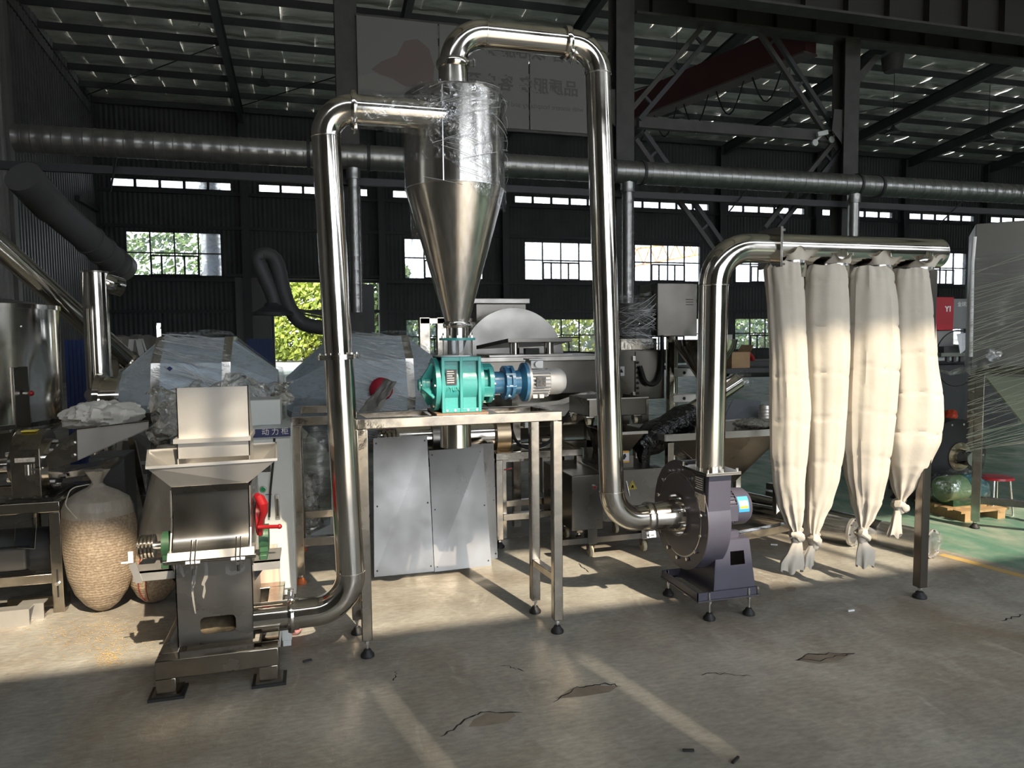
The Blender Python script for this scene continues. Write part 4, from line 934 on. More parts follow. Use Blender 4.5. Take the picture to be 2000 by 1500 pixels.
# ---- header support frame
t = thing('header_stand', 'dark steel post frame holding the far end of the header', 'stand', (3.4, 3.3, 0))
sm = mat('dark_satin_tube', (.20,.18,.16), .28, 1)
lx, ly = 3.385, 3.30; ztp = A(1812, 528, ly).z
l = MB().bar((lx-.008,ly,.065), (lx+.03,ly+.03,ztp), .055).build('leg', sm, t, bevel=.004); level_foot(l, lx-.008, ly, .065, .04)
MB().cyl((lx+.03,ly+.03,ztp), (lx+.03,HY,hz2-.06), .008, n=8).build('top_stud', chrome, t)
lx2 = A(1570, 1040, 4.3)
l = MB().box(lx2.x-.03, lx2.x+.03, 4.27, 4.33, .0, 1.5).build('leg', sm, t, bevel=.004)
pa, pb = A(1440, 1048, 4.0), A(1556, 1025, 4.3); MB().bar(pa, pb, .055).build('bottom_rail', steel_s, t, bevel=.004)

# ================================================================== THE LEFT SIDE
# ---- polished tank
TY = 5.7; pR = A(118, 700, TY); tr = .62; tx = pR.x-tr*1.03; zt = A(60, 600, TY-.5).z; zb = A(60, 848, TY-.55).z
t = thing('steel_tank', 'large polished steel tank cut by the left edge', 'tank', (tx, TY, 0))
MB().lathe([(.2,zb-.35),(tr,zb),(tr,zt),(tr+.012,zt),(tr+.012,zt+.03),(tr*.3,zt+.10)], (tx,TY,0), n=56).build('shell', steel, t, ang=25)
MB().lathe([(tr+.006,zb+.02),(tr+.012,zb+.02),(tr+.012,zb+.05),(tr+.006,zb+.05)], (tx,TY,0), n=56).build('bottom_band', steel_d, t)
for k in range(3):
    th = -1.2+k*2.1; MB().cyl((tx+tr*.8*math.cos(th),TY+tr*.8*math.sin(th),0), (tx+tr*.8*math.cos(th),TY+tr*.8*math.sin(th),zb), .03, n=14).build('leg', steel_s, t)
dth = -.62; dc = V((tx+tr*math.cos(dth), TY+tr*math.sin(dth), 0)); dn = V((math.cos(dth), math.sin(dth), 0)); dt = V((-dn.y, dn.x, 0))
MB().bar(dc+V((0,0,zb+.03)), dc+V((0,0,zb+.42)), .10, .03, up=tuple(dn)).build('access_door', steel_d, t, bevel=.004)
MB().bar(dc+dn*.03+V((0,0,zb+.25)), dc+dn*.09+V((0,0,zb+.25)), .012).build('door_latch', chrome, t); MB().sphere(dc+dn*.1+V((0,0,zb+.25)), .018, n=10, m=6).build('latch_knob', red, t)
for k in range(5): hexbolt(t, V((tx,TY,0))+V((math.cos(-1.2+.16*k), math.sin(-1.2+.16*k), 0))*tr+V((0,0,zb+.12+.14*k)), (math.cos(-1.2+.16*k), math.sin(-1.2+.16*k), 0), .008, .006)
# ---- inclined screw conveyor and elbow pipe
t = thing('screw_conveyor', 'long steel conveyor tube slanting down from the upper left', 'conveyor', A(250, 708, 6.9)); a_, b_ = A(-60, 428, 6.0), A(250, 706, 6.9)
MB().cyl(a_, b_, .085, n=28).build('tube', steel, t); MB().cyl(a_.lerp(b_, .76), a_.lerp(b_, .78), .10, n=28).build('joint_flange', steel, t); dd = (b_-a_).normalized(); MB().cyl(b_-dd*.02, b_+dd*.02, .1, n=28).build('end_flange', steel, t)
m_ = a_.lerp(b_, .88); [MB().bar(m_, (m_.x+q_, m_.y+.1, 0), .05).build('support_leg', steel_s, t) for q_ in (-.25, .2)]
t = thing('spout_pipe', 'upright steel pipe with a short side spout', 'pipe', A(185, 790, 6.2)); p = A(185, 548, 6.2); q = A(187, 800, 6.2)
MB().cyl((p.x,6.2,q.z-.5), (p.x,6.2,A(185,533,6.2).z), .088, n=28).build('upright', steel, t); s0, s1 = A(182, 545, 6.2), A(238, 562, 6.32); MB().cyl(s0, s1, .072, n=28, cap=False).build('side_spout', steel, t, solid=.004)
MB().cyl((p.x,6.2,A(185,533,6.2).z), (p.x,6.2,A(185,533,6.2).z+.012), .094, n=28).build('cap', steel_d, t); MB().cyl(A(178,770,6.1), A(205,790,5.9), .05, .09, n=20).build('scoop', steel, t)
MB().box(p.x-.12, p.x+.1, 6.08, 6.32, 0, q.z-.5).build('plinth', steel_d, t, smooth=False)
# ---- grinder on a table
t = thing('grinder', 'small steel grinder with feed tray on a square-tube table', 'grinder', (-1.6, 4.8, 0))
gz = .64
for x0_, x1_, y0_, y1_ in ((-2.3,-1.395,4.54,4.60),(-2.3,-1.395,5.1,5.16),(-1.455,-1.395,4.6,5.1)): MB().box(x0_, x1_, y0_, y1_, gz-.06, gz).build('table_rail', steel_s, t, bevel=.004)
for x, y in ((-1.425,4.57),(-1.425,5.13),(-2.27,4.57)): l = MB().box(x-.03, x+.03, y-.03, y+.03, 0, gz-.06).build('leg', steel_s, t, bevel=.004)
sl = MB().box(-1.429, -1.421, 4.537, 4.5395, .09, .25).build('slot', black, t, smooth=False); hexbolt(t, (-1.425,4.537,.17), (0,-1,0), .012, .012)
MB().box(-2.3, -1.455, 4.55, 4.59, .17, .225).build('lower_rail', steel_s, t, bevel=.003); MB().box(-1.70, -1.40, 4.6, 4.66, .02, .08).build('foot_channel', steel_s, t)
MB().box(-1.68, -1.44, 4.6, 5.0, gz, gz+.012).build('base_plate', steel_d, t)
MB().prism([(-1.655,y,z) for y, z in [(4.62,gz+.012),(4.92,gz+.012),(4.92,.93)]+[(4.77+.15*math.cos(a0),.90+.13*math.sin(a0)) for a0 in [k*math.pi/10 for k in range(1,10)]]+[(4.62,.93)]], (.15,0,0)).build('housing', steel_s, t, bevel=.004)
MB().cyl((-1.505,4.77,.82), (-1.47,4.77,.82), .15, n=36).build('side_disc', steel, t); bolt_circle(t, (-1.47,4.77,.82), (1,0,0), .13, 8, .014, .02)
MB().cyl((-2.2,4.77,.82), (-1.655,4.77,.82), .045, n=20).build('shaft_sleeve', steel, t); MB().cyl((-1.69,4.77,.82), (-1.655,4.77,.82), .10, n=28).build('bearing_flange', steel_d, t); bolt_circle(t, (-1.69,4.77,.82), (-1,0,0), .085, 6, .014, .02)
box('warning_label', yellow, t, -1.62, -1.545, 4.70, 4.76, 1.024, 1.030); box('maker_label', paper, t, -1.63, -1.53, 4.617, 4.62, .86, .885)
MB().cyl((-1.56,4.6,.79), (-1.56,4.6,.85), .018, n=14).bar((-1.56,4.6,.82), (-1.50,4.6,.82), .012).build('latch_bolt', chrome, t)
for k in range(4): hexbolt(t, (-1.66+.06*k,4.62,gz+.014), (0,0,1), .01, .01)
T1 = [A(88,893,4.6), A(150,838,4.6), A(152,900,4.6), A(96,918,4.6)]; MB().prism(T1, (0,.006,0)).build('chute_side', steel_s, t, smooth=False)
tr_ = [A(150,838,4.6), A(290,822,4.6), A(290,838,4.6), A(151,900,4.6)]; MB().prism(tr_, (0,.006,0)).build('tray_side', steel_lt, t, smooth=False); MB().prism([p+V((0,.34,.02)) for p in tr_], (0,.006,0)).build('tray_side', steel_d, t, smooth=False)
MB().add([tr_[2]+V((0,0,.003)), tr_[2]+V((0,.34,.02)), tr_[3]+V((0,.34,.02)), tr_[3]+V((0,0,.003))], [(0,1,2,3)]).build('tray_floor', steel_d, t, smooth=False, solid=.003)
MB().bar(tr_[0], tr_[1], .02, .006).build('tray_lip', steel_s, t)
for k in (0, 1): hexbolt(t, A(143, 866+24*k, 4.595), (0,-1,0), .011, .008)
MB().prism([A(96,930,4.9), A(200,908,4.9), A(222,906,4.9), A(210,922,4.9), A(98,938,4.9)], (0,.3,0)).build('outlet_tray', steel_s, t, smooth=False)
MB().add([A(30,1020,4.5), A(72,1012,4.5), A(72,1012,4.72), A(30,1020,4.72), A(28,1070,4.5), A(68,1072,4.5), A(68,1072,4.72), A(28,1070,4.72)], [(0,1,2,3),(1,5,6,2),(3,7,4,0),(4,5,6,7)]).build('outlet_chute', steel_d, t, smooth=False, solid=.004)
mo = MB().cyl((-2.1,4.8,.31), (-1.50,4.8,.31), .13, n=36).build('motor', dark_st, t)
for k in range(18):
    th = math.pi+.1+k*.17; MB().bar((-2.1,4.8+.135*math.cos(th),.31+.135*math.sin(th)), (-1.62,4.8+.135*math.cos(th),.31+.135*math.sin(th)), .005, .014, up=(0,math.cos(th),math.sin(th))).build('cooling_fin', dark_st, mo)
box('terminal_box', rail_st, mo, -1.80, -1.60, 4.61, 4.68, .24, .37, .012); MB().cyl((-1.47,4.8,.31), (-1.5,4.8,.31), .10, n=30).build('end_bell', dark_st, mo)
for k, (x0, x1, c, lab_) in enumerate(((-1.80,-1.52,4.42,'nearer steel angle bar lying on the floor by the grinder'),(-1.60,-1.475,4.50,'farther steel angle bar lying against the grinder table'))):
    tag(MB().box(x0, x1, c-.04, c+.035, .0, .006).box(x0, x1, c-.04, c-.034, .006, .085).box(x0, x1, c-.04, c+.035, .085, .091).build('steel_channel', steel_lt, smooth=False), lab_, 'steel bar')
# crumpled sack on the tray
ct = A(200, 812, 4.78)
def crumple(c, rx, ry, rz, m, seed, name, parent, amp=.05, n=40, k=24):
    mb = MB().sphere(c, rx, ry, rz, n, k)
    for i, p in enumerate(mb.v):
        q = (p-V(c)); s = 1+amp*6*noise.noise(p*6+V((seed,0,0)))+amp*7*abs(noise.noise(p*11+V((0,seed,0))))-amp*5*abs(noise.noise(p*23+V((0,seed,3)))); mb.v[i] = V(c)+q*s
    return mb.build(name, m, parent)
tag(crumple(ct, .19, .13, .085, cloth_g, 3, 'empty_sack', None, .07, 64, 40), 'crumpled off-white sack lying on the grinder tray', 'sack')
# ---- sacks of meal
def sack_mat(nm, stripe=False):
    m = bpy.data.materials.new(nm); m.use_nodes = True; t = m.node_tree; L = t.links.new; b = t.nodes['Principled BSDF']; co = N(t, 'ShaderNodeTexCoord')
    b.inputs['Roughness'].default_value = .42; b.inputs['Specular IOR Level'].default_value = .4
    n1 = N(t, 'ShaderNodeTexNoise'); n1.inputs['Scale'].default_value = 85; n1.inputs['Detail'].default_value = 3; L(co.outputs['Object'], n1.inputs[0])
    r = N(t, 'ShaderNodeValToRGB'); r.color_ramp.elements[0].position = .4; r.color_ramp.elements[1].position = .66; r.color_ramp.elements[0].color = (.27,.205,.145,1); r.color_ramp.elements[1].color = (.42,.34,.25,1)
    L(n1.outputs[0], r.inputs[0])
    L(r.outputs[0], b.inputs['Base Color'])
    wv = N(t, 'ShaderNodeTexWave', wave_type='BANDS', bands_direction='Z'); wv.inputs['Scale'].default_value = 20; wv.inputs['Distortion'].default_value = 5; wv.inputs['Detail'].default_value = 3; wv.inputs['Detail Scale'].default_value = 2
    L(co.outputs['Object'], wv.inputs[0]); bp = N(t, 'ShaderNodeBump'); bp.inputs['Distance'].default_value = .0010; L(wv.outputs[1], bp.inputs['Height']); L(bp.outputs[0], b.inputs['Normal'])
    return m
sackm = sack_mat('woven_sack_of_meal'); slack = mat('slack_plastic_sack', (.34,.30,.245), .35, c2=(.42,.38,.32), nscale=9, bump=.01, bscale=12, stretch=(2,2,.6))
def sack(loc, prof, lab_, tie=True, lean=(0,0), stripes=False, seed=0):
    x, y = loc; t = thing('meal_sack', lab_, 'sack', (x, y, 0), 'full plastic sacks')
    def mk(pr, m, nm):
        mb = MB(); n = 48
        def fn(u, v):
            i = v*(len(pr)-1); k = min(int(i), len(pr)-2); s = i-k; s = s*s*(3-2*s)*.4+s*.6; r = pr[k][0]+(pr[k+1][0]-pr[k][0])*s; z = pr[k][1]+(pr[k+1][1]-pr[k][1])*s; th = u*math.tau
            rr = r*(1+.05*noise.noise(V((math.cos(th)*1.5+seed, math.sin(th)*1.5, z*4)))+.03*math.cos(4*th+.6)); return V((x+lean[0]*z+rr*1.05*math.cos(th), y+lean[1]*z+rr*.86*math.sin(th), z))
        return mb.grid(fn, n, 40).build(nm, m, t)
    mk(prof[0], sackm, 'filled_body'); mk(prof[1], slack, 'slack_top')
    zt = prof[1][-1][1]; xt, yt = x+lean[0]*zt, y+lean[1]*zt
    if tie:
        MB().lathe([(.030,0),(.034,.006),(.030,.012)], (xt,yt,zt-.02), n=16).build('tie_cord', cloth_g, t)
        MB().lathe([(.026,0),(.03,.03),(.05,.07),(.055,.085)], (xt,yt,zt-.012), n=24, fn=lambda th, v: 1+.3*v*math.sin(th*5)).build('tuft', slack, t)
        MB().tube(fillet([(xt-.03,yt-.03,zt),(xt-.12,yt-.05,zt-.01),(xt-.13,yt-.12,zt-.09),(xt-.06,yt-.17,zt-.16)], .05, 5), .003, 6).build('loose_string', cloth, t)
    if stripes:
        for du in (-.75, -1.05):
            pts = []
            for k in range(14):
                z = .03+.30*k/13; r = None
                for (r0,z0),(r1,z1) in zip(prof[0], prof[0][1:]):
                    if z0 <= z <= z1: r = r0+(r1-r0)*(z-z0)/(z1-z0+1e-9)
                th = du-math.pi/4-.25; r = (r or .12)*1.06; pts.append(V((x+lean[0]*z+r*1.05*math.cos(th), y+lean[1]*z+r*.88*math.sin(th), z)))
            MB().tube(pts, .0025, 5).build('red_thread', red, t)
    return t
sack((-1.19,4.50), [[(.010,0),(.042,.012),(.082,.045),(.128,.115),(.158,.21),(.178,.36),(.181,.5),(.168,.57)], [(.170,.55),(.168,.60),(.15,.65),(.10,.69),(.045,.72),(.028,.74)]], 'fat sack of meal tied at the top, nearer the grinder')
sack((-.935,4.56), [[(.012,0),(.05,.012),(.09,.05),(.125,.11),(.14,.18),(.135,.28),(.12,.36)], [(.122,.34),(.115,.42),(.10,.52),(.08,.64),(.06,.78),(.05,.92)]], 'red-striped sack of meal half hidden behind the crusher', False, (.10,.06), True, 4)
# spilled grain
random.seed(3); mb = MB()
for k in range(900):
    u = random.random(); px = random.gauss(190, 70) if u < .7 else random.gauss(215, 16); py = random.gauss(1240, 22) if u < .7 else random.gauss(1285, 12)
    if not (20 < px < 320 and 1195 < py < 1320): continue
    p = FL(px, py)+V((0,0,.0015)); a = random.uniform(0, 6.28); dx, dy = math.cos(a)*.006, math.sin(a)*.006
    mb.add([p+V((dx,dy,0)), p+V((-dy*.5,dx*.5,.002)), p-V((dx,dy,0)), p+V((dy*.5,-dx*.5,.002))], [(0,1,2,3)])
o = mb.build('spilled_grain', mat('grain_husk', (.55,.40,.2), .8), smooth=False); o['kind'] = 'stuff'; tag(o, 'grain husks spilled on the floor in front of the sacks', 'grain')

# ---- wrapped mixing drums
def drum(x0, x1, xa, xb, Y, zc, R, r0, r1, lab_, ring, seed):
    t = thing('mixing_drum', lab_, 'drum', ((x0+x1)/2, Y, 0), 'film-wrapped mixing drums')
    P = [(r0,x0),(R,xa),(R,xb),(r1,x1)]
    MB().lathe(P, (0,Y,zc), (1,0,0), 10).build('barrel', pblue, t, smooth=False)
    for x in (xa, xb): MB().cyl((x-.03,Y,zc), (x+.03,Y,zc), R+.006, n=10).build('edge_band', steel, t, smooth=False)
    if ring:
        MB().cyl((x0-.16,Y,zc), (x0,Y,zc), r0*.8, n=36).build('mouth_ring', steel, t); MB().lathe([(r0*.8,-.02),(r0*.92,-.02),(r0*.92,.02),(r0*.8,.02)], (x0-.16,Y,zc), (1,0,0), 36).build('mouth_rim', steel, t)
    S = MB().lathe([(r0*1.06,x0-.02),(r0*1.1,x0+.03),(R*1.03,xa)]+[(R*1.035,xa+(xb-xa)*k/6) for k in range(7)]+[(R*1.03,xb),(r1*1.15,x1-.02),(r1*1.05,x1+.03)], (0,Y,zc), (1,0,0), 60).jitter(.035, 4, seed)
    S.build('film_wrap', film_w, t)
    def st():
        th0 = random.uniform(1.7, 4.0); L_ = random.uniform(.12, min(.5, xb-xa)); x_ = random.uniform(xa-.02, xb-L_)
        return [V((x_+L_*k/5*random.uniform(.9,1.1), Y+(R*1.035)*math.cos(th0+.25*k/5), zc+(R*1.035)*math.sin(th0+.25*k/5))) for k in range(6)]
    strands(t, 90, seed+20, crease_glint, st, .0022)
    for x in (xa+.12, xb-.12):
        MB().box(x-.04, x+.04, Y-R*.8, Y+R*.8, 0, .12).build('cradle_foot', steel_s, t); [MB().bar((x,Y+s_*R*.6,.1), (x,Y+s_*R*.5,zc-R*.8), .07).build('cradle_leg', steel_s, t) for s_ in (-1, 1)]
    for k in range(3):
        px_ = xa+.1+(xb-xa-.2)*k/2; zq = zc+.26-.15*k; yq = Y-math.sqrt(max(0, (R*.951)**2-min(abs(zq-zc), R*.29)**2))-.006
        MB().prism([(px_-.02,yq,zq),(px_,yq,zq-.02),(px_+.02,yq,zq),(px_,yq,zq+.016)], (0,-.001,0)).build('film_print', navy, t, smooth=False)
    return t
drum(-1.36, -.26, -1.07, -.60, 6.0, 1.08, .50, .24, .22, 'left film-wrapped mixing drum with a steel mouth ring', True, 2)
d2 = drum(-.2, 1.0, .16, .74, 6.05, 1.08, .50, .16, .30, 'right film-wrapped mixing drum beside the teal valve', False, 5)
p = A(745, 760, 5.53); MB().sphere(p, .09, .05, .09, 24, 14).jitter(.006, 30).build('red_cap', mat('red_plastic', (.35,.01,.03), .45), d2)['label'] = 'round red plastic cap'
def sheet(quad, name, m, parent, nx=20, ny=14, amp=.03, seed=0):
    a, b, c, d = [V(q) for q in quad]
    return MB().grid(lambda u, v: a.lerp(b, u).lerp(d.lerp(c, u), v)+noise.noise_vector(V((u*5+seed, v*5, seed)))*amp, nx, ny).build(name, m, parent, solid=.002)
tag(sheet([A(700,805,5.1), A(750,740,5.2), A(775,748,5.15), A(735,812,5.0)], 'dust_sheet', mat('grey_dust_sheet', (.22,.215,.205), .8), None, amp=.02, seed=2), 'grey dust sheet hanging beside the red cap', 'sheet')
# dusty sheet over the cabinet top
def drape(u, v):
    px = 305+u*262; top = 745+10*math.sin(u*7)+14*noise.noise(V((u*4,0,2))); bot = 850-110*max(0, .22-u)/.22*0+(-60 if u > .9 else 0)+20*noise.noise(V((u*5,3,1))); py = top+(bot-top)*v
    p = A(px, py, 5.0+.05*math.sin(v*3)); return p+V((0,-.25*(v**.5),0))+noise.noise_vector(V((u*7,v*6,4)))*.09+noise.noise_vector(V((u*17,v*14,9)))*.03
tag(MB().grid(drape, 40, 20).build('plastic_sheet', film_d), 'crumpled dusty plastic sheet heaped above the power cabinet', 'plastic sheet')
# wrapped panels leaning behind the striped sack
t = thing('leaning_board', 'dark film-wrapped board leaning behind the crusher hopper', 'board', A(305, 1010, 4.9)); MB().prism([A(288,925,4.85), A(298,835,5.2), A(325,832,5.2), A(338,930,4.85), A(330,1050,4.7), A(285,1050,4.7)], (0,.05,0)).build('panel', rail_st, t, smooth=False)
MB().grid(lambda u, v: A(284+52*u, 838+205*v, 5.14-.5*v*.9)+noise.noise_vector(V((u*5,v*20,7)))*.02-V((0,.03,0)), 14, 40).build('film_wrap', film_s, t)
tag(MB().box(*sorted((A(175,950,5.2).x, A(245,950,5.2).x)), 5.2, 5.5, 0, A(200,893,5.2).z).build('grey_bin', mat('grey_bin_paint', (.10,.105,.11), .5), bevel=.006), 'plain grey steel bin behind the tied sack', 'bin')
# ---- power cabinet
t = thing('power_cabinet', 'white power cabinet with navy name strip and green buttons', 'cabinet', (-.3, 4.55, 0)); cx0, cx1 = A(432,900,4.35).x, A(571,900,4.35).x; cz = A(540,836,4.35).z
MB().box(cx0, cx1, 4.36, 4.78, .03, cz).build('body', white_p, t, bevel=.005); box('plinth', rail_st, t, cx0+.01, cx1-.01, 4.37, 4.77, 0, .03)
zl = A(540, 853, 4.35).z; dr = MB().box(cx0+.01, cx1-.008, 4.345, 4.36, .075, zl-.01).build('door', white_p, t, bevel=.003)
box('name_strip', navy, t, cx0+.005, cx1-.005, 4.344, 4.36, zl, cz-.003)
p = A(511, 849, 4.343); text('动 力 柜', .042, p, (1,0,0), (0,0,1), white_l, t)
for px, py in ((494,955),(514,955)):
    p = A(px, py, 4.345); MB().cyl(p, p-V((0,.012,0)), .020, n=20).build('button_ring', chrome, dr); MB().cyl(p-V((0,.012,0)), p-V((0,.02,0)), .014, n=18).build('push_button', mat('green_button', (.01,.28,.10), .3), dr)
p = A(515, 981, 4.345); MB().cyl(p, p-V((0,.014,0)), .018, n=20).build('rotary_switch', chrome, dr); p = A(495, 982, 4.345); MB().cyl(p, p-V((0,.02,0)), .018, n=18).build('stop_button', red, dr)
p = A(518, 915, 4.345); MB().box(p.x-.03, p.x+.03, 4.34, 4.345, p.z-.02, p.z+.03).build('meter', plate_k, dr, smooth=False)
p = A(542, 990, 4.345); h = MB().box(p.x-.014, p.x+.014, 4.335, 4.345, p.z-.07, p.z+.075).build('handle', chrome, dr, bevel=.004); MB().box(p.x-.007, p.x+.007, 4.332, 4.335, p.z-.05, p.z+.05).build('handle_slot', steel_d, h)
p = A(531, 900, 4.342); MB().tube([A(536,856,4.34), A(534,900,4.33), A(528,960,4.32), A(526,1010,4.33)], .006, 8).build('cable', black, t)
for px in (505, 525): p = A(px, 966, 4.344); box('button_label', navy, dr, p.x-.018, p.x+.018, 4.3435, 4.345, p.z-.002, p.z+.002)
p0, p1 = A(508,832,4.5), A(547,780,4.5); tag(MB().box(p0.x-.1, p1.x, 4.5, 4.75, cz, p1.z).build('junction_box', white_p, bevel=.006), 'pale box standing on the power cabinet under the plastic sheet', 'box')
t = thing('woven_bag', 'flat red-striped woven bag leaning against the power cabinet', 'bag', A(520, 1150, 4.2)); wb_ = mat('white_woven_bag', (.55,.47,.40), .7, c2=(.50,.33,.27), nscale=4, stretch=(9,1,.2))
MB().grid(lambda u, v: A(505+40*u+(v-.5)*8, 1062+90*v, 4.26-.05*v)+V((0,-.02*math.sin(u*3.1),.005*noise.noise(V((u*9,v*9,0))))), 10, 12).build('cloth', wb_, t, solid=.008)
# small post and glove at the crusher outlet
p = FL(561, 1262); tag(MB().box(p.x-.02, p.x+.02, p.y, p.y+.04, 0, .10).box(p.x-.024, p.x+.024, p.y-.002, p.y+.042, .03, .085).build('short_post', white_p, bevel=.002), 'short white-banded post on the floor below the crusher outlet', 'post')
p = FL(578, 1243); tag(crumple((p.x, p.y+.02, .035), .035, .03, .035, mat('red_white_knit', (.40,.03,.03), .9, c2=(.55,.42,.38), nscale=14), 6, 'work_glove', None, .06, 20, 12), 'crumpled red and white work glove by the outlet pipe', 'glove')
# ---- table frame behind riser pipe
def frame_table(lab_, x0, x1, y0, y1, zt, T=.05, low=.22, pads=None, group=None, m=None):
    m = m or steel_s; t = thing('frame_table', lab_, 'stand', ((x0+x1)/2, (y0+y1)/2, 0), group)
    for x in (x0, x1):
        for y in (y0, y1): l = MB().box(x-T/2, x+T/2, y-T/2, y+T/2, .06, zt-T).build('leg', m, t, bevel=.003); level_foot(l, x, y, .06, .038, 0, pads or black)
    for y in (y0, y1): MB().box(x0-T/2, x1+T/2, y-T/2, y+T/2, zt-T, zt).build('rail', m, t, bevel=.003)
    for x in (x0, x1): MB().box(x-T/2, x+T/2, y0+T/2, y1-T/2, zt-T, zt).build('rail', m, t, bevel=.003)
    if low: MB().box(x0+T/2, x1-T/2, y0-T/2, y0+T/2, low, low+T).build('low_rail', m, t, bevel=.003); MB().box(x0+T/2, x1-T/2, y1-T/2, y1+T/2, low, low+T).build('low_rail', m, t, bevel=.003)
    return t
frame_table('square-tube table frame with orange feet behind the riser pipe', -.105, .19, 4.63, 5.35, 1.06, .055, .24, mat('orange_pad', (.55,.14,.04), .5))
for k, (px, py, lab_) in enumerate(((600, 1000, 'white crumpled film hanging inside the tube table frame'), (625, 900, 'grey film bundle stuffed behind the tube table frame'))):
    p = A(px, py, 5.6); tag(crumple((p.x,5.6,p.z), .10, .06, .28, film_d if k == 0 else film_s, k+2, 'film_bundle', None, .05), lab_, 'plastic film')
p = FL(635, 1060); tag(MB().prism([(p.x-.1,5.5,0),(p.x+.12,5.5,0),(p.x+.12,5.5,.42),(p.x+.06,5.5,.42),(p.x+.04,5.5,.14),(p.x-.1,5.5,.08)], (0,.2,0)).build('galvanised_bracket', mat('pale_zinc', (.40,.43,.43), .4, .6)), 'pale L-shaped zinc bracket on the floor behind the riser pipe', 'bracket')
# ---- background clutter at left
for px0, px1, py0, Y, lab_ in ((126,166,664,10,'blue sheet panel standing behind the upright spout pipe'),(482,532,662,16,'blue corrugated panel between the two wrapped drums')):
    a_, b_ = A(px0, py0, Y), A(px1, py0, Y); t = thing('sheet_panel', lab_, 'panel', ((a_.x+b_.x)/2, Y, 0)); MB().box(a_.x, b_.x, Y, Y+.04, 0, a_.z).build('board', bluebrd, t, smooth=False)
    n = 5
    for k in range(n): x = a_.x+(b_.x-a_.x)*(k+.5)/n; MB().box(x-.02, x+.02, Y-.03, Y, 0, a_.z).build('rib', bluebrd, t, smooth=False)
a_, b_ = A(205, 660, 9), A(318, 700, 9)
mb = MB().box(a_.x, b_.x, 9, 10.2, 0, a_.z-.02); t = thing('covered_stack', 'brown tarpaulin-covered stack left of the wrapped drum', 'stack', ((a_.x+b_.x)/2, 9.6, 0))
MB().grid(lambda u, v: V((a_.x-.05+(b_.x-a_.x+.1)*u, 9-.03+(.03 if v < .5 else (v-.5)*2.4), (a_.z*min(1, v*2) if v < .5 else a_.z)))+noise.noise_vector(V((u*6,v*7,1)))*.06, 30, 24).build('tarpaulin', tarp, t); MB().box(a_.x, b_.x, 9.1, 10.2, 0, a_.z-.1).build('load', dark_st, t)
t = thing('step_ladder', 'pale aluminium step ladder behind the wrapped drum', 'ladder', A(265, 800, 8.2)); tp = A(264, 663, 8.2); alu = mat('aluminium', (.55,.55,.54), .4, .8)
for s, yy in ((-1,0),(1,0),(-1,.8),(1,.8)): MB().bar(tp+V((s*.03,yy*.1,0)), (tp.x+s*.26,8.2+yy,0), .05, .03).build('stile', alu, t)
for k in range(5): z = tp.z*(k+1)/6; wd = .03+.23*(1-(k+1)/6); MB().box(tp.x-wd, tp.x+wd, 8.17, 8.23, z-.015, z+.015).build('rung', alu, t)
# fume arm by the doorway
t = thing('fume_arm', 'grey flexible fume arm with a hood in front of the doorway', 'fume extractor', A(550, 610, 16)); Y = 16
pth = [A(px, py, Y) for px, py in ((540,600),(530,570),(510,525),(505,505),(520,497),(540,512),(552,560),(565,600),(590,630),(630,640),(690,645))]
sm_ = []
for i in range(len(pth)-1):
    for k in range(6):
        p_1, p_2 = pth[max(i-1,0)], pth[min(i+2,len(pth)-1)]; s = k/6
        sm_.append(.5*((2*pth[i])+(pth[i+1]-p_1)*s+(2*p_1-5*pth[i]+4*pth[i+1]-p_2)*s*s+(3*pth[i]-p_1-3*pth[i+1]+p_2)*s**3))
MB().tube(sm_, [.15*(1+.06*(i % 2)) for i in range(len(sm_))], 16).build('hose', hose_m, t); MB().lathe([(.16,0),(.2,-.08),(.42,-.2),(.44,-.26)], A(534,592,Y), n=28).build('hood', dark_st, t, solid=.01)
MB().bar(A(545,598,Y), A(690,626,Y), .1, .06).build('boom', dark_st, t, smooth=False); MB().bar(A(555,606,Y), A(690,632,Y), .05, .04).build('boom', dark_st, t, smooth=False)
q = A(690, 600, Y); MB().box(q.x-.3, q.x+.45, Y, Y+.4, q.z-.9, q.z+.5).build('wall_box', dark_st, t, smooth=False)

# ================================================================== BEHIND THE STAND
# leaning plates
def plate(bl, br, tl, tr, lab_, m, Yt, th=.004, holes=True):
    q = [FL(*bl), FL(*br), A(*tr, Yt), A(*tl, Yt)]; t = thing('steel_plate', lab_, 'plate', (q[0]+q[1])/2, 'plates leaning under the stand')
    n = (q[1]-q[0]).cross(q[3]-q[0]).normalized(); MB().prism(q, n*-th).build('sheet', m, t, smooth=False)
    for u, v in ((.05,.04),(.95,.04),(.05,.96),(.95,.96),(.06,.5),(.95,.5)):
        c = q[0].lerp(q[1], u).lerp(q[3].lerp(q[2], u), v); MB().cyl(c+n*.0008, c+n*.0002, .006, n=10).build('screw_hole', black, t)
    return t
plm = mat('scuffed_plate', (.20,.195,.187), .34, .95, c2=(.165,.16,.153), nscale=3, rvar=.08)
plate((731,1127), (848,1116), (729,856), (834,850), 'left leaning steel plate under the stand', plm, 4.80)
plate((849,1117), (960,1104), (838,880), (943,873), 'right leaning steel plate under the stand', plm, 4.86)
plate((900,1100), (972,1090), (890,868), (964,866), 'rearmost leaning steel plate, mostly hidden by the right one', steel_d, 5.0)
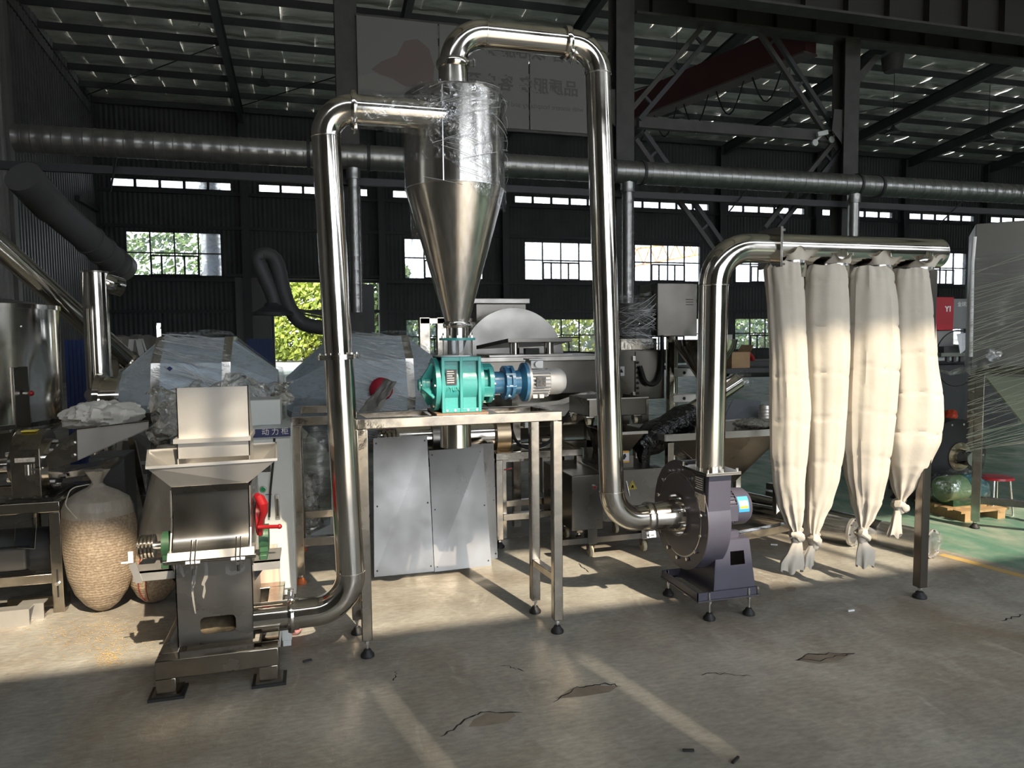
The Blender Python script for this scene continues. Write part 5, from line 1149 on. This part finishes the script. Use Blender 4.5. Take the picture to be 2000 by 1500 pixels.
# screw press behind the plates
t = thing('screw_press', 'low steel screw machine behind the leaning plates', 'machine', A(900, 1085, 5.3)); p = A(860, 855, 5.25)
MB().cyl((A(735,850,5.3).x,5.3,p.z), (A(985,850,5.3).x,5.3,p.z), .12, n=36).build('barrel', steel, t); MB().cyl((A(962,850,5.3).x,5.3,p.z), (A(988,850,5.3).x,5.3,p.z), .165, n=36).build('end_flange', mat('brown_steel_rim', (.42,.33,.22), .3, 1), t)
MB().cyl((A(840,850,5.3).x,5.3,p.z), (A(862,850,5.3).x,5.3,p.z), .15, n=36).build('collar', steel_d, t); x0 = A(745,850,5.2).x
MB().lathe([(.1,-.05)]+[(.09+.02*(k % 2), -.04+.016*k) for k in range(7)]+[(.05,.08)], (x0+.05,5.2,p.z), (1,0,0), 32).build('pulley', steel, t, ang=20)
for px in (760, 975): q = A(px, 880, 5.3); MB().box(q.x-.03, q.x+.03, 5.2, 5.4, 0, p.z-.1).build('leg', steel_s, t, bevel=.003)
MB().box(A(760,1,5.3).x, A(1030,1,5.3).x, 5.15, 5.2, .60, .66).build('side_rail', steel_s, t); 
ft = frame_table('tube frame holding the screw machine, right of the leaning plates', A(975,1000,5.0).x, A(1130,1000,5.0).x, 5.0, 5.4, .70, .05, .20)
p = A(992, 917, 4.98); MB().bar(p-V((.03,0,0)), p+V((.03,0,.008)), .012, .01).build('valve_handle', red, ft)['label'] = 'tiny red valve handle'
# big horizontal drum tank with hatch
BY = 6.5; bc = V((A(1003,700,BY).x, BY, 1.31)); br = A(985,606,BY).z-1.31
t = thing('drum_tank', 'large round-ended steel drum tank behind the teal valve', 'tank', (bc.x, BY+.8, 0))
MB().lathe([(br*.97,0),(br,.006),(br,1.5)], bc, (0,1,0), 64).build('shell', steel_d, t); MB().lathe([(br,-.02),(br+.02,-.02),(br+.02,.06),(br,.06)], bc, (0,1,0), 64).build('rim', steel_lt, t)
a_, b_ = A(925,590,BY+.4), A(1022,605,BY+.4); box('hatch', steel_d, t, a_.x, b_.x, BY+.3, BY+.9, b_.z-.15, a_.z-.02, .006); box('hatch_lid', steel_lt, t, a_.x-.03, b_.x+.03, BY+.27, BY+.93, a_.z-.02, a_.z+.03, .006)
for s in (-1, 1): [MB().box(bc.x+s*.35-.04, bc.x+s*.35+.04, BY+yy, BY+yy+.08, 0, 1.0).build('leg', steel_s, t) for yy in (.1, 1.3)]
for px in (828, 862): q = A(px, 620, 7.0); MB().box(q.x-.05, q.x+.05, 6.95, 7.05, 0, q.z).build('frame_post', steel_s, t, bevel=.003)
a_, b_ = A(820,622,7), A(868,622,7); MB().box(a_.x, b_.x+.3, 6.95, 7.05, a_.z-.05, a_.z).build('frame_top', steel_s, t)
# bench scale stack
t = thing('platform_scale', 'upturned steel platform scale on the trough machine', 'scale', A(1035, 700, 5.6)); Y = 5.55
q = [A(950,690,Y), A(1100,690,Y+.0), A(1118,668,Y+.5), A(988,665,Y+.0)]
zt_ = A(1050,664,Y).z; zl_ = A(1050,692,Y).z
xs0, xs1 = A(955,690,Y).x, A(1118,690,Y).x
MB().add([(xs0,Y+.45,zl_+.055),(xs1-.02,Y+.45,zl_+.075),(xs1,Y,zt_),(xs0+.16,Y,zt_)], [(0,1,2,3)]).build('upper_plate', steel_d, t, smooth=False, solid=.03)
MB().box(xs0, xs1, Y, Y+.45, zl_-.02, zl_).build('lower_plate', steel_lt, t, bevel=.003)
for px in (1005, 1072): q = A(px, 685, Y+.1); MB().cyl((q.x,Y+.1,zl_), (q.x,Y+.1,zt_-.02), .042, n=24).build('load_foot', steel, t)
q = A(1040, 682, Y+.02); MB().box(q.x-.06, q.x+.06, Y+.02, Y+.08, zl_, zl_+.05).build('junction_block', black, t, bevel=.004)
# trough machine
t = thing('trough_mixer', 'long steel trough machine behind the silver motor', 'machine', A(1100, 900, 5.6)); x0, x1 = A(925,750,5.5).x, A(1196,750,5.5).x
zt_ = A(1080,704,5.5).z; zm = A(1080,768,5.5).z; 
MB().box(x0, x1, 5.45, 6.3, zm, zt_).build('trough_side', steel_d, t, bevel=.004); MB().box(x0-.02, x1+.02, 5.42, 6.33, zt_, zt_+.035).build('trough_rim', steel_lt, t, bevel=.003)
MB().prism([(x0+.3,5.45+.42-.42*math.cos(a0),zm-.42*math.sin(a0)) for a0 in [k*math.pi/14 for k in range(15)]], (x1-x0-.45,0,0)).build('trough_bottom', steel, t)
for x in (x0+.35, x1-.2): [MB().box(x-.03, x+.03, yy, yy+.06, 0, zm).build('leg', steel_s, t) for yy in (5.5, 6.2)]
MB().box(x0, x1, 5.5, 5.56, .62, .68).build('low_rail', steel_s, t); MB().tube(fillet([A(1000,840,5.3), A(1010,880,5.3), A(1070,870,5.35), A(1115,800,5.4)], .2, 6), .012, 8).build('cable', black, t)
MB().prism([A(1020,800,5.4), A(1100,790,5.4), A(1160,765,5.4), A(1165,775,5.4), A(1110,812,5.4), A(1030,820,5.4)], (0,.2,0)).build('chute', steel_lt, t, smooth=False)
p = A(1035, 828, 5.2); tag(MB().box(p.x-.04, p.x+.04, 5.2, 5.26, p.z-.03, p.z+.04).build('switch_box', white_p, bevel=.004), 'small white switch box below the stand rail', 'box')
# tray cart with castors
def castor(parent, x, y, zt, r=.035, m=None):
    f = MB().box(x-.03, x+.03, y-.03, y+.03, zt-.006, zt).prism([(x-.022,y-.03,zt),(x-.022,y+.03,zt),(x-.022,y+.025,zt-r*1.5),(x-.022,y-.005,zt-r*1.5)], (.003,0,0)).prism([(x+.019,y-.03,zt),(x+.019,y+.03,zt),(x+.019,y+.025,zt-r*1.5),(x+.019,y-.005,zt-r*1.5)], (.003,0,0)).build('castor_fork', chrome, parent, smooth=False)
    MB().cyl((x-.014,y+.01,zt-r*1.6), (x+.014,y+.01,zt-r*1.6), r, n=24).build('castor_wheel', nylon, f, bevel=.004)
t = thing('tray_cart', 'small open steel tray on castors standing on the mixer', 'cart', A(1210, 845, 4.75)); Y = 4.75
x0, x1 = A(1150,790,Y).x, A(1262,790,Y).x; z1, z0 = A(1210,778,Y).z, A(1210,812,Y).z
for a0,a1,c0,c1_ in ((x0,x1,Y,Y+.004),(x0,x1,Y+.4,Y+.404),(x0,x0+.004,Y,Y+.4),(x1-.004,x1,Y,Y+.4)): MB().box(a0, a1, c0, c1_, z0, z1).build('tray_side', steel_d, t, smooth=False)
MB().box(x0, x1, Y, Y+.4, z0, z0+.004).build('tray_floor', steel_d, t, smooth=False); MB().box(x0-.015, x1+.015, Y-.012, Y+.004, z1-.004, z1+.004).build('rim', steel_lt, t, smooth=False)
for x in (x0+.02, x1-.06): 
    for y in (Y+.05, Y+.35): castor(t, x, y, z0, .026)
# mobile mixer
t = thing('mobile_mixer', 'steel mixing machine on cream castors beside the blower', 'machine', (2.0, 4.8, 0)); Y = 4.55
zt_, zb_ = A(1150,928,Y).z, A(1150,1035,Y).z; x0, x1 = A(1117,980,Y).x, A(1285,980,Y).x+.06; xm = A(1178,980,Y).x
MB().box(x0, xm, Y, Y+.62, zb_, zt_).build('gear_cabinet', steel_d, t, bevel=.005); MB().box(xm, x1, Y+.05, Y+.6, zb_+.03, zt_+.01).build('side_cabinet', steel_d, t, bevel=.005)
p = A(1160, 951, Y); MB().cyl(p, p-V((0,.012,0)), .016, n=18).build('button_ring', chrome, t); MB().cyl(p-V((0,.01,0)), p-V((0,.02,0)), .010, n=16).build('stop_button', red, t)
q = A(1235, 948, Y+.05); w_ = MB().prism([(q.x-.036,Y+.048,q.z-.028),(q.x+.036,Y+.048,q.z-.028),(q.x,Y+.048,q.z+.038)], (0,.002,0)).build('warning_sign', yellow, t, smooth=False)
MB().prism([(q.x-.028,Y+.047,q.z-.023),(q.x+.028,Y+.047,q.z-.023),(q.x,Y+.047,q.z+.028)], (0,.001,0)).build('sign_border', black, w_, smooth=False); MB().prism([(q.x-.024,Y+.046,q.z-.021),(q.x+.024,Y+.046,q.z-.021),(q.x,Y+.046,q.z+.024)], (0,.001,0)).build('sign_face', yellow, w_, smooth=False)
MB().cyl((q.x,Y+.0455,q.z-.004), (q.x,Y+.046,q.z-.004), .008, n=12).prism([(q.x-.014,Y+.0455,q.z-.017),(q.x+.014,Y+.0455,q.z-.017),(q.x,Y+.0455,q.z+.004)], (0,.0005,0)).build('sign_mark', black, w_, smooth=False)
MB().tube([(q.x-.07,Y,zt_-.06),(q.x-.07,Y-.02,zt_-.1),(q.x-.06,Y-.03,zt_-.16)], .006, 8).build('latch', chrome, t)
for x in (A(1160,1060,Y).x, A(1265,1060,Y).x):
    for y in (Y+.06, Y+.55): MB().box(x-.035, x+.035, y-.035, y+.035, .10, zb_+.03).build('leg', steel_d, t, smooth=False); castor(t, x, y, .10, .04)
MB().box(x0-.1, x1, Y+.03, Y+.08, .10, .14).build('under_rail', steel_d, t)
p0, p1 = A(1187,845,Y+.1), A(1262,845,Y+.1); zb2 = A(1215,895,Y+.1).z
MB().add([(p0.x,Y+.1,p0.z),(p1.x,Y+.1,p0.z),(p1.x,Y+.5,p0.z),(p0.x,Y+.5,p0.z),(p0.x+.02,Y+.2,zb2),(p1.x-.11,Y+.2,zb2),(p1.x-.11,Y+.4,zb2),(p0.x+.02,Y+.4,zb2)], [(0,1,5,4),(1,2,6,5),(2,3,7,6),(3,0,4,7)]).build('feed_hopper', steel_d, t, smooth=False, solid=.004)
MB().box(p0.x-.01, p1.x+.01, Y+.09, Y+.1, p0.z-.02, p0.z).build('hopper_rim', steel_lt, t)
MB().prism([(p0.x+.0,Y+.12,zt_),(p1.x-.09,Y+.12,zt_),(p1.x-.09,Y+.12,zb2+.01),(p0.x+.02,Y+.12,zb2+.03)], (0,.3,0)).build('neck', steel_d, t, smooth=False)
s = A(1216, 893, Y+.115); MB().box(s.x-.03, s.x+.05, Y+.114, Y+.118, s.z-.04, s.z+.045).build('hand_sign', paper_w, t, smooth=False); MB().box(s.x-.03, s.x+.05, Y+.112, Y+.114, s.z+.032, s.z+.045).box(s.x-.03, s.x+.05, Y+.112, Y+.114, s.z-.04, s.z-.028).build('sign_stripe', amber, t, smooth=False)
MB().prism([(s.x,Y+.112,s.z-.015),(s.x+.012,Y+.112,s.z-.018),(s.x+.028,Y+.112,s.z+.005),(s.x+.02,Y+.112,s.z+.025),(s.x+.005,Y+.112,s.z+.02)], (0,.001,0)).build('sign_mark', black, t, smooth=False)
# electrical cabinet + column machine
t = thing('control_box', 'dark steel control box with a looping black hose', 'cabinet', A(1255, 780, 5.6)); Y = 5.6; x0, x1 = A(1205,730,Y).x, A(1298,730,Y).x; z0, z1 = A(1250,780,Y).z, A(1250,684,Y).z
MB().box(x0, x1, Y, Y+.4, z0, z1).build('body', steel_d, t, bevel=.005); MB().box(A(1240,730,Y).x, x1-.01, Y-.012, Y, z0+.01, z1-.01).build('door', steel_d, t, bevel=.003)
for k in range(7): p = A(1246, 708+10*k, Y-.02); MB().cyl(p, p+V((0,.02,0)), .012, n=12).build('cable_gland', black, t)
MB().tube(fillet([A(1250,715,Y-.03), A(1262,752,Y-.06), A(1285,750,Y-.06), A(1293,720,Y-.05), A(1293,655,Y-.03)], .1, 6), .018, 10).build('hose', black, t)
q = A(1213, 725, Y); box('warning_label', paper_w, t, q.x-.03, q.x+.03, Y-.003, Y, q.z-.04, q.z+.04); MB().prism([(q.x-.02,Y-.004,q.z-.012),(q.x+.02,Y-.004,q.z-.012),(q.x,Y-.004,q.z+.022)], (0,.001,0)).build('label_mark', black, t, smooth=False)
[MB().box(q_, q_+.06, Y+.1, Y+.3, 0, z0).build('stand_leg', steel_s, t) for q_ in (x0+.1, x1-.16)]
for py in (700, 770): p = A(1238, py, Y-.012); box('hinge', chrome, t, p.x-.012, p.x+.012, Y-.02, Y, p.z-.02, p.z+.02)
t = thing('wrapped_motor', 'film-wrapped gear motor standing above the control box', 'motor', A(1245, 680, 5.7)); p = A(1240, 655, 5.75)
MB().box(p.x-.18, p.x+.16, 5.65, 5.9, z1, z1+.10).build('base_frame', steel_s, t, bevel=.004); MB().cyl((p.x-.12,5.78,p.z-.02), (p.x-.02,5.78,p.z+.24), .11, n=20).cyl((p.x-.02,5.78,p.z), (p.x+.12,5.78,p.z), .1, n=20).build('motor_body', rail_st, t)
MB().grid(lambda u, v: V((p.x-.01+(.19+.03*noise.noise(V((u*6,v*4,0))))*math.cos(u*math.tau)*(1-.25*v)+.05*v, 5.78+.17*math.sin(u*math.tau), z1+.06+(p.z+.30-z1)*v)), 48, 36).jitter(.07, 8, 4).jitter(.02, 25, 2).build('film_wrap', film_s, t)
strands(t, 60, 31, crease_glint, lambda: (lambda th0, zz, s_: [V((p.x+.02+.2*math.cos(th0+.25*k), 5.78+.19*math.sin(th0+.25*k), zz+s_*k)) for k in range(5)])(random.uniform(3.2, 5.2), random.uniform(z1+.1, p.z+.25), random.uniform(-.03, .04)), .0015)
t = thing('column_lift', 'steel column machine with a plain square head box', 'machine', A(1312, 860, 5.6)); x0, x1 = A(1284,600,5.6).x, A(1362,600,5.6).x; z0, z1 = A(1320,657,5.6).z, A(1320,553,5.6).z
MB().box(x0, x1, 5.6, 5.95, z0, z1).build('head_box', steel_d, t, bevel=.006); c_ = A(1312, 760, 5.75); MB().cyl((c_.x,5.75,0), (c_.x,5.75,z0), .052, n=28).build('column', steel, t)
for py in (728, 778): p = A(1320, py, 5.65); MB().box(c_.x-.09, c_.x+.17, 5.62, 5.68, p.z-.035, p.z+.035).build('clamp_block', steel_lt, t, bevel=.004); MB().cyl((c_.x+.05,5.615,p.z), (c_.x+.05,5.62,p.z), .014, n=14).build('clamp_bolt', black, t)
for k in range(3): p = A(1350, 585+5*k, 5.598); box('vent_slot', black, t, p.x-.05, p.x+.02, 5.597, 5.6, p.z-.003, p.z+.003)
MB().lathe([(.25,0),(.25,.02),(.05,.04)], (c_.x,5.75,0), n=32).build('base_disc', steel_d, t)
t = thing('cone_hopper', 'conical steel hopper behind the blower riser', 'hopper', A(1375, 900, 5.3)); p = A(1378, 668, 5.3); zb2 = A(1378, 745, 5.3).z
MB().lathe([(.05,zb2),(.24,p.z-.05),(.25,p.z),(.26,p.z+.02)], (p.x,5.3,0), n=40).build('cone', steel, t, solid=.004)
MB().box(p.x-.03, p.x+.22, 5.25, 5.35, p.z+.02, p.z+.06).cyl((p.x+.1,5.3,p.z+.05), (p.x+.1,5.3,p.z+.12), .03, n=12).build('valve_rig', chrome, t)
for s in (-.2, .2): MB().box(p.x+s-.02, p.x+s+.02, 5.5, 5.54, 0, p.z).build('leg', steel_s, t)
# inclined screw with black wrap
t = thing('inclined_screw', 'short inclined screw tube partly wrapped in black film', 'conveyor', A(1300, 860, 5.0)); a_, b_ = A(1255,868,4.9), A(1440,745,5.1); MB().cyl(a_, b_, .07, n=24).build('tube', steel, t)
pts = [a_.lerp(b_, s) for s in (-.05,.1,.25,.4,.5)]; MB().tube(pts, [.09,.12,.10,.10,.085], 16).jitter(.03, 12, 1).build('black_wrap', film_k, t); MB().tube([A(1262,860,4.85), A(1256,890,4.85), A(1262,930,4.85)], [.05,.055,.02], 12).jitter(.02, 15, 2).build('wrap_tail', film_k, t)
crumple(b_+V((.03,0,.02)), .09, .08, .08, film_c, 9, 'film_end', t); q = a_.lerp(b_, .5); MB().bar(q, (q.x,q.y+.1,0), .05).build('prop', steel_s, t)
# big square hopper
t = thing('square_hopper', 'wide square steel hopper behind the blower', 'hopper', A(1420, 950, 4.9)); x0, x1 = 2.47, 3.52; zr_ = A(1400,845,4.7).z; tip = A(1432,948,4.9)
R4 = [V((x0,4.7,zr_)), V((x1,4.7,zr_)), V((x1,5.35,zr_)), V((x0,5.35,zr_))]; T4 = [V((tip.x-.05,4.98,tip.z)), V((tip.x+.05,4.98,tip.z)), V((tip.x+.05,5.08,tip.z)), V((tip.x-.05,5.08,tip.z))]
for k in range(4): MB().add([R4[k], R4[(k+1)%4], T4[(k+1)%4], T4[k]], [(0,1,2,3)]).build('hopper_side', steel_d, t, smooth=False, solid=.004); MB().bar(R4[k]-V((0,0,.02)), R4[(k+1)%4]-V((0,0,.02)), .012, .05).build('hopper_rim', steel_lt, t, smooth=False)
for x in (x0+.06, x1-.06):
    for y in (4.75, 5.3): MB().box(x-.025, x+.025, y-.025, y+.025, 0, zr_-.06).build('leg', steel_s, t, bevel=.003)
MB().cyl((tip.x,5.03,tip.z-.06), (tip.x,5.03,tip.z+.02), .06, n=20).build('outlet', steel, t)
# pipes lying on the floor
def lying(px0, py0, px1, py1, r, lab_):
    a_, b_ = FL(px0, py0, r), FL(px1, py1, r); t = thing('floor_pipe', lab_, 'pipe', (a_+b_)/2-V((0,0,r)), 'flanged pipes lying on the floor'); d_ = (b_-a_).normalized()
    MB().cyl(a_, b_, r*.82, n=28).build('tube', steel, t); MB().cyl(b_-d_*.02, b_, r, n=32).build('end_flange', steel_lt, t); MB().cyl(b_, b_+d_*.004, r*.72, n=24).build('end_cover', film_c, t); bolt_circle(t, b_, d_, r*.88, 8, .01, .012)
    MB().tube([b_-d_*.35, b_-d_*.2, b_-d_*.05, b_+d_*.015], [r*.86,r*.98,r*.95,r*.9], 24).jitter(.015, 12, px0).build('film_wrap', film_s, t)
lying(1440, 975, 1822, 1062, .10, 'right flanged steel pipe lying on the floor'); lying(1380, 985, 1668, 1040, .10, 'left flanged steel pipe lying on the floor')
for k in range(3):
    a_, b_ = FL(1500, 948+16*k, .04), FL(1600, 966+20*k, .04); tag(MB().bar(a_, b_, .07, .06).build('floor_beam', sm, bevel=.003), ('farthest', 'middle', 'nearest')[k]+' dark steel beam on the floor behind the left cloth bag', 'beam', 'dark beams on the floor')

# ================================================================== THE RIGHT SIDE
# laser machine
Y = 9.0; t = thing('laser_cutter', 'red and grey fibre laser machine at the right', 'machine', A(1862, 760, Y)); greyp = mat('grey_machine_paint', (.20,.205,.21), .5); a_, b_ = A(1821,580,Y), A(1862,645,Y)
MB().box(a_.x, b_.x, Y, Y+1.1, b_.z, a_.z).build('red_cover', mat('crimson_machine_paint', (.40,.015,.03), .4), t, bevel=.01); c_ = A(1915, 642, Y+.1); MB().box(b_.x, c_.x+.6, Y+.08, Y+1.0, c_.z, a_.z-.02).build('grey_cover', greyp, t, bevel=.01)
d_ = A(1860, 680, Y+.05); MB().box(a_.x+.06, d_.x, Y+.03, Y+.9, d_.z, b_.z).build('lower_cover', greyp, t, bevel=.01)
p = A(1846, 608, Y-.005); text('Y1', .11, p, (1,0,0), (0,0,1), white_l, t, bold=.006); p = A(1870, 598, Y+.075); text('金球股份', .085, p, (1,0,0), (0,0,1), white_l, t)
q0, q1 = A(1822,694,Y), A(1925,694,Y); MB().box(q0.x, q1.x+.6, Y-.2, Y+1.2, A(1,708,Y).z, q0.z).build('gantry', dark_st, t, smooth=False); MB().box(q0.x-.3, q1.x+.6, Y-.1, Y+1.3, 0, A(1,760,Y).z).build('bed', dark_st, t, smooth=False)
for k in range(8): x = q0.x+.02+k*(q1.x-q0.x)/8; box('rail_block', rail_st, t, x, x+.05, Y-.24, Y-.2, q0.z-.1, q0.z+.02)
MB().box(q0.x-.1, q1.x+.4, Y-.25, Y-.15, A(1,735,Y).z, A(1,725,Y).z).build('guide_rail', galv_z, t, smooth=False)
p = A(1880, 665, Y-.3); tag(MB().add([p+V((-.12,0,.1)), p+V((.12,0,.12)), p+V((.12,0,-.02)), p+V((.04,0,-.16)), p+V((-.04,0,-.2)), p+V((-.08,0,-.02))], [(0,1,2,3,4,5)]).build('paper_sheets', paper_w, smooth=False, solid=.003), 'white paper sheets pinned on the laser machine', 'paper')
p = A(1870, 700, Y-.4); MB().tube([p+V((.42*math.cos(k*math.tau/36), 0, .42*math.sin(k*math.tau/36))) for k in range(37)], .009, 6).build('cable_loop', black, t)
# dark cutting table behind the riser
Y = 7.2; t = thing('cutting_table', 'dark long cutting table with a red rounded frame', 'machine', A(1460, 800, Y)); x0, x1 = A(1385,755,Y).x, A(1530,755,Y).x
MB().box(x0, x1+.5, Y, Y+1.2, A(1,768,Y).z, A(1,756,Y).z).build('table_top', dark_st, t, smooth=False)
for x in (x0+.1, x1+.3): MB().box(x, x+.08, Y+.1, Y+.2, 0, A(1,768,Y).z).build('leg', dark_st, t, smooth=False)
a_, b_ = A(1440,706,Y+.4), A(1530,735,Y+.4); MB().box(a_.x, b_.x+.4, Y+.4, Y+1, b_.z, a_.z).build('beam_housing', dark_st, t, bevel=.01); p = A(1449, 722, Y+.395); text('GSF3015', .075, p, (1,0,0), (0,0,1), rail_st, t, bold=.003)
MB().tube(fillet([A(1432,706,Y+.5), A(1432,690,Y+.5), A(1470,690,Y+.5), A(1470,712,Y+.5)], .1, 5), .03, 10).build('red_frame', red, t)
p = A(1437, 752, Y+.2); t2 = thing('cardboard_carton', 'open cardboard carton on the dark cutting table', 'carton', p); zc_ = A(1,757,Y+.2).z
MB().box(p.x-.12, p.x+.12, Y+.1, Y+.35, zc_, zc_+.2).build('carton_body', cardboard, t2, smooth=False)
for s in (-1, 1): MB().add([(p.x+s*.12,Y+.1,zc_+.2),(p.x+s*.12,Y+.35,zc_+.2),(p.x+s*.17,Y+.35,zc_+.28),(p.x+s*.17,Y+.1,zc_+.28)], [(0,1,2,3)]).build('flap', cardboard, t2, smooth=False, solid=.004)
t = thing('folded_sheet', 'grey folded steel sheet propped on the square hopper', 'sheet metal', A(1450, 820, 5.4)); MB().prism([A(1410,826,5.4), A(1480,824,5.4), A(1487,783,5.6), A(1432,780,5.6)], (0,.01,0)).build('sheet', mat('blue_grey_sheet', (.16,.17,.20), .45, .3), t, smooth=False)
p = A(1494, 826, 5.35); p.z = zr_+.005; t = thing('steel_can', 'short ribbed steel can beside the grey lid', 'can', p); MB().lathe([(.055,0),(.055,.09),(.05,.11),(.03,.115)], p, n=24).build('body', steel_lt, t)
for k in range(3): MB().lathe([(.055,0),(.059,.004),(.055,.008)], p+V((0,0,.02+.025*k)), n=24).build('rib', steel_lt, t)
p = A(1470, 832, 4.95); tag(crumple((p.x,4.95,p.z+.02), .14, .12, .04, film_d, 12, 'film_heap', None), 'heap of plastic film inside the square hopper', 'plastic film')
# second blower
Y = 4.95; c_ = A(1868, 892, Y); t = thing('dark_blower', 'dark second blower standing behind the steel leg', 'blower', (c_.x, Y+.1, 0)); dkp = mat('dark_blower_paint', (.03,.03,.035), .45)
MB().cyl((c_.x,Y,c_.z), (c_.x,Y+.16,c_.z), .33, n=56).build('casing', dkp, t, bevel=.004); bolt_circle(t, (c_.x,Y,c_.z), (0,-1,0), .29, 14, .011, .008)
MB().cyl((c_.x+.03,Y-.012,c_.z), (c_.x+.03,Y,c_.z), .125, n=36).build('inlet_flange', mat('brass_tone_steel', (.45,.38,.27), .3, 1), t); bolt_circle(t, (c_.x+.03,Y-.012,c_.z), (0,-1,0), .105, 8, .009, .008); MB().cyl((c_.x+.03,Y-.14,c_.z), (c_.x+.03,Y-.01,c_.z), .06, .075, n=28).build('inlet_stub', steel, t)
MB().box(c_.x-.25, c_.x+.28, Y+.0, Y+.5, .08, .16).build('base', rail_st, t, bevel=.004)
for dx in (-.22, .24): level_foot(t, c_.x+dx, Y+.04, .08, .035); level_foot(t, c_.x+dx, Y+.45, .08, .035)
p = A(1845, 775, 5.6); tag(MB().box(p.x-.1, p.x+.28, 5.6, 5.9, 0, .62).build('wooden_crate', cardboard, bevel=.004), 'brown carton stack behind the dark blower', 'carton'); p = A(1873, 797, 5.6); tag(crumple((p.x,5.7,.66+.05), .07, .06, .05, mat('orange_red_plastic', (.60,.06,.02), .4), 5, 'orange_tool', None), 'orange-red power tool on the brown cartons', 'tool')
# wrapped hopper frame at the right edge
t = thing('wrapped_hopper', 'tall film-wrapped hopper on legs at the right edge', 'hopper', (4.99, 4.37, 0)); x0, x1, y0, y1 = 4.99, 6.1, 4.37, 5.2; zt_ = 2.37; zm = A(1915,722,4.37).z; t.rotation_euler.z = math.radians(-45)
dkst = mat('dark_sheet_steel', (.20,.195,.18), .4, .8)
MB().box(x0-.06, x1, y0, y1, zm-.05, zt_).build('bin_body', dkst, t, bevel=.005); MB().add([(x0,y0,zm),(x1,y0,zm),(x1,y1,zm),(x0,y1,zm),(5.5,4.75,.55),(5.6,4.75,.55),(5.6,4.85,.55),(5.5,4.85,.55)], [(0,1,5,4),(1,2,6,5),(2,3,7,6),(3,0,4,7)]).build('bin_cone', mat('grey_green_sheet', (.32,.34,.29), .45, .5), t, smooth=False)
for x, y in ((x0,y0),(x1,y0),(x0,y1)): l = MB().box(x-.03, x+.03, y-.03, y+.03, .06, zm).build('leg', steel_s, t, bevel=.003); level_foot(l, x, y, .06, .035)
MB().box(x0+.03, x1, y0-.025, y0+.025, .20, .25).build('low_rail', steel_s, t); MB().box(x0-.02, x1, y0-.03, y0+.03, zm-.03, zm+.03).build('mid_rail', steel_s, t); MB().tube([(x0-.065,y0-.01,zt_-.1),(x0-.075,y0-.02,zt_-.3),(x0-.065,y0-.01,zm+.1)], .014, 10).build('edge_pipe', white_l, t)
MB().grid(lambda u, v: V((x0-.07+(x1-x0+.1)*u, y0-.05-.02*noise.noise(V((u*7,v*9,2))), .52+(zt_-.25-.52)*v+.08*u)), 30, 40).build('film_wrap', film_g, t)
MB().grid(lambda u, v: V((x0-.09-.01*noise.noise(V((u*7,v*9,5))), y0-.05+(y1-y0)*u, .52+(zt_-.25-.52)*v)), 12, 30).build('film_wrap', film_g, t)
crumple((x0+.08,y0-.08,zm+.12), .06, .03, .05, film_c, 4, 'film_knot', t); MB().tube([(x0-.3,y0+.02,zm+.0),(x0-.2,y0-.02,zm-.03),(x0-.08,y0-.03,zm+.01),(x0+.04,y0-.06,zm+.05)], [.006,.016,.03,.045], 12).jitter(.012, 20, 2).build('film_tail', film_c, t)
def strand():
    z = random.uniform(.6, 2.0); s = random.uniform(.2, .5); return [V((x0-.08+(x1-x0)*k/5, y0-.075, z+s*k/5*(x1-x0)+.01*math.sin(k))) for k in range(6)]
strands(t, 70, 9, mat('film_strand', (.36,.38,.31), .3), strand, .0016)
# stool and green machine
st = FL(1945, 932, .31); t = thing('red_stool', 'round red plastic stool behind the wrapped hopper legs', 'stool', (st.x, st.y, 0)); MB().lathe([(.02,.30),(.11,.295),(.132,.30),(.128,.318),(.02,.322)], (st.x,st.y,0), n=36).build('seat', mat('red_stool_plastic', (.50,.02,.03), .35), t)
for k in range(4): th = k*math.pi/2+.6; MB().tube([(st.x+.10*math.cos(th),st.y+.10*math.sin(th),.30),(st.x+.13*math.cos(th),st.y+.13*math.sin(th),.0)], .008, 8).build('leg', chrome, t)
gp = FL(1915, 1018); t = thing('wrapped_pump', 'green machine under clear film on a small wooden pallet', 'machine', (gp.x, gp.y+.3, 0)); gx_, gy = gp.x+.05, gp.y+.26
for dx in (-.2, .14): MB().box(gx_+dx, gx_+dx+.08, gy-.25, gy+.25, 0, .07).build('pallet_runner', wood, t, smooth=False)
for k in range(4): MB().box(gx_-.24, gx_+.26, gy-.25+.13*k, gy-.17+.13*k, .07, .09).build('pallet_board', wood, t, smooth=False)
MB().cyl((gx_-.18,gy,.22), (gx_+.18,gy,.22), .11, n=28).build('pump_body', mat('pale_green_paint', (.22,.34,.17), .5), t, bevel=.01); MB().cyl((gx_+.02,gy,.22), (gx_+.20,gy,.22), .115, n=28).build('pump_motor', mat('sea_blue_paint', (.05,.17,.20), .5), t); MB().box(gx_-.16, gx_+.16, gy-.1, gy+.1, .09, .14).build('pump_foot', green, t)
crumple((gx_,gy,.23), .25, .2, .15, film_c, 15, 'film_wrap', t, .03)
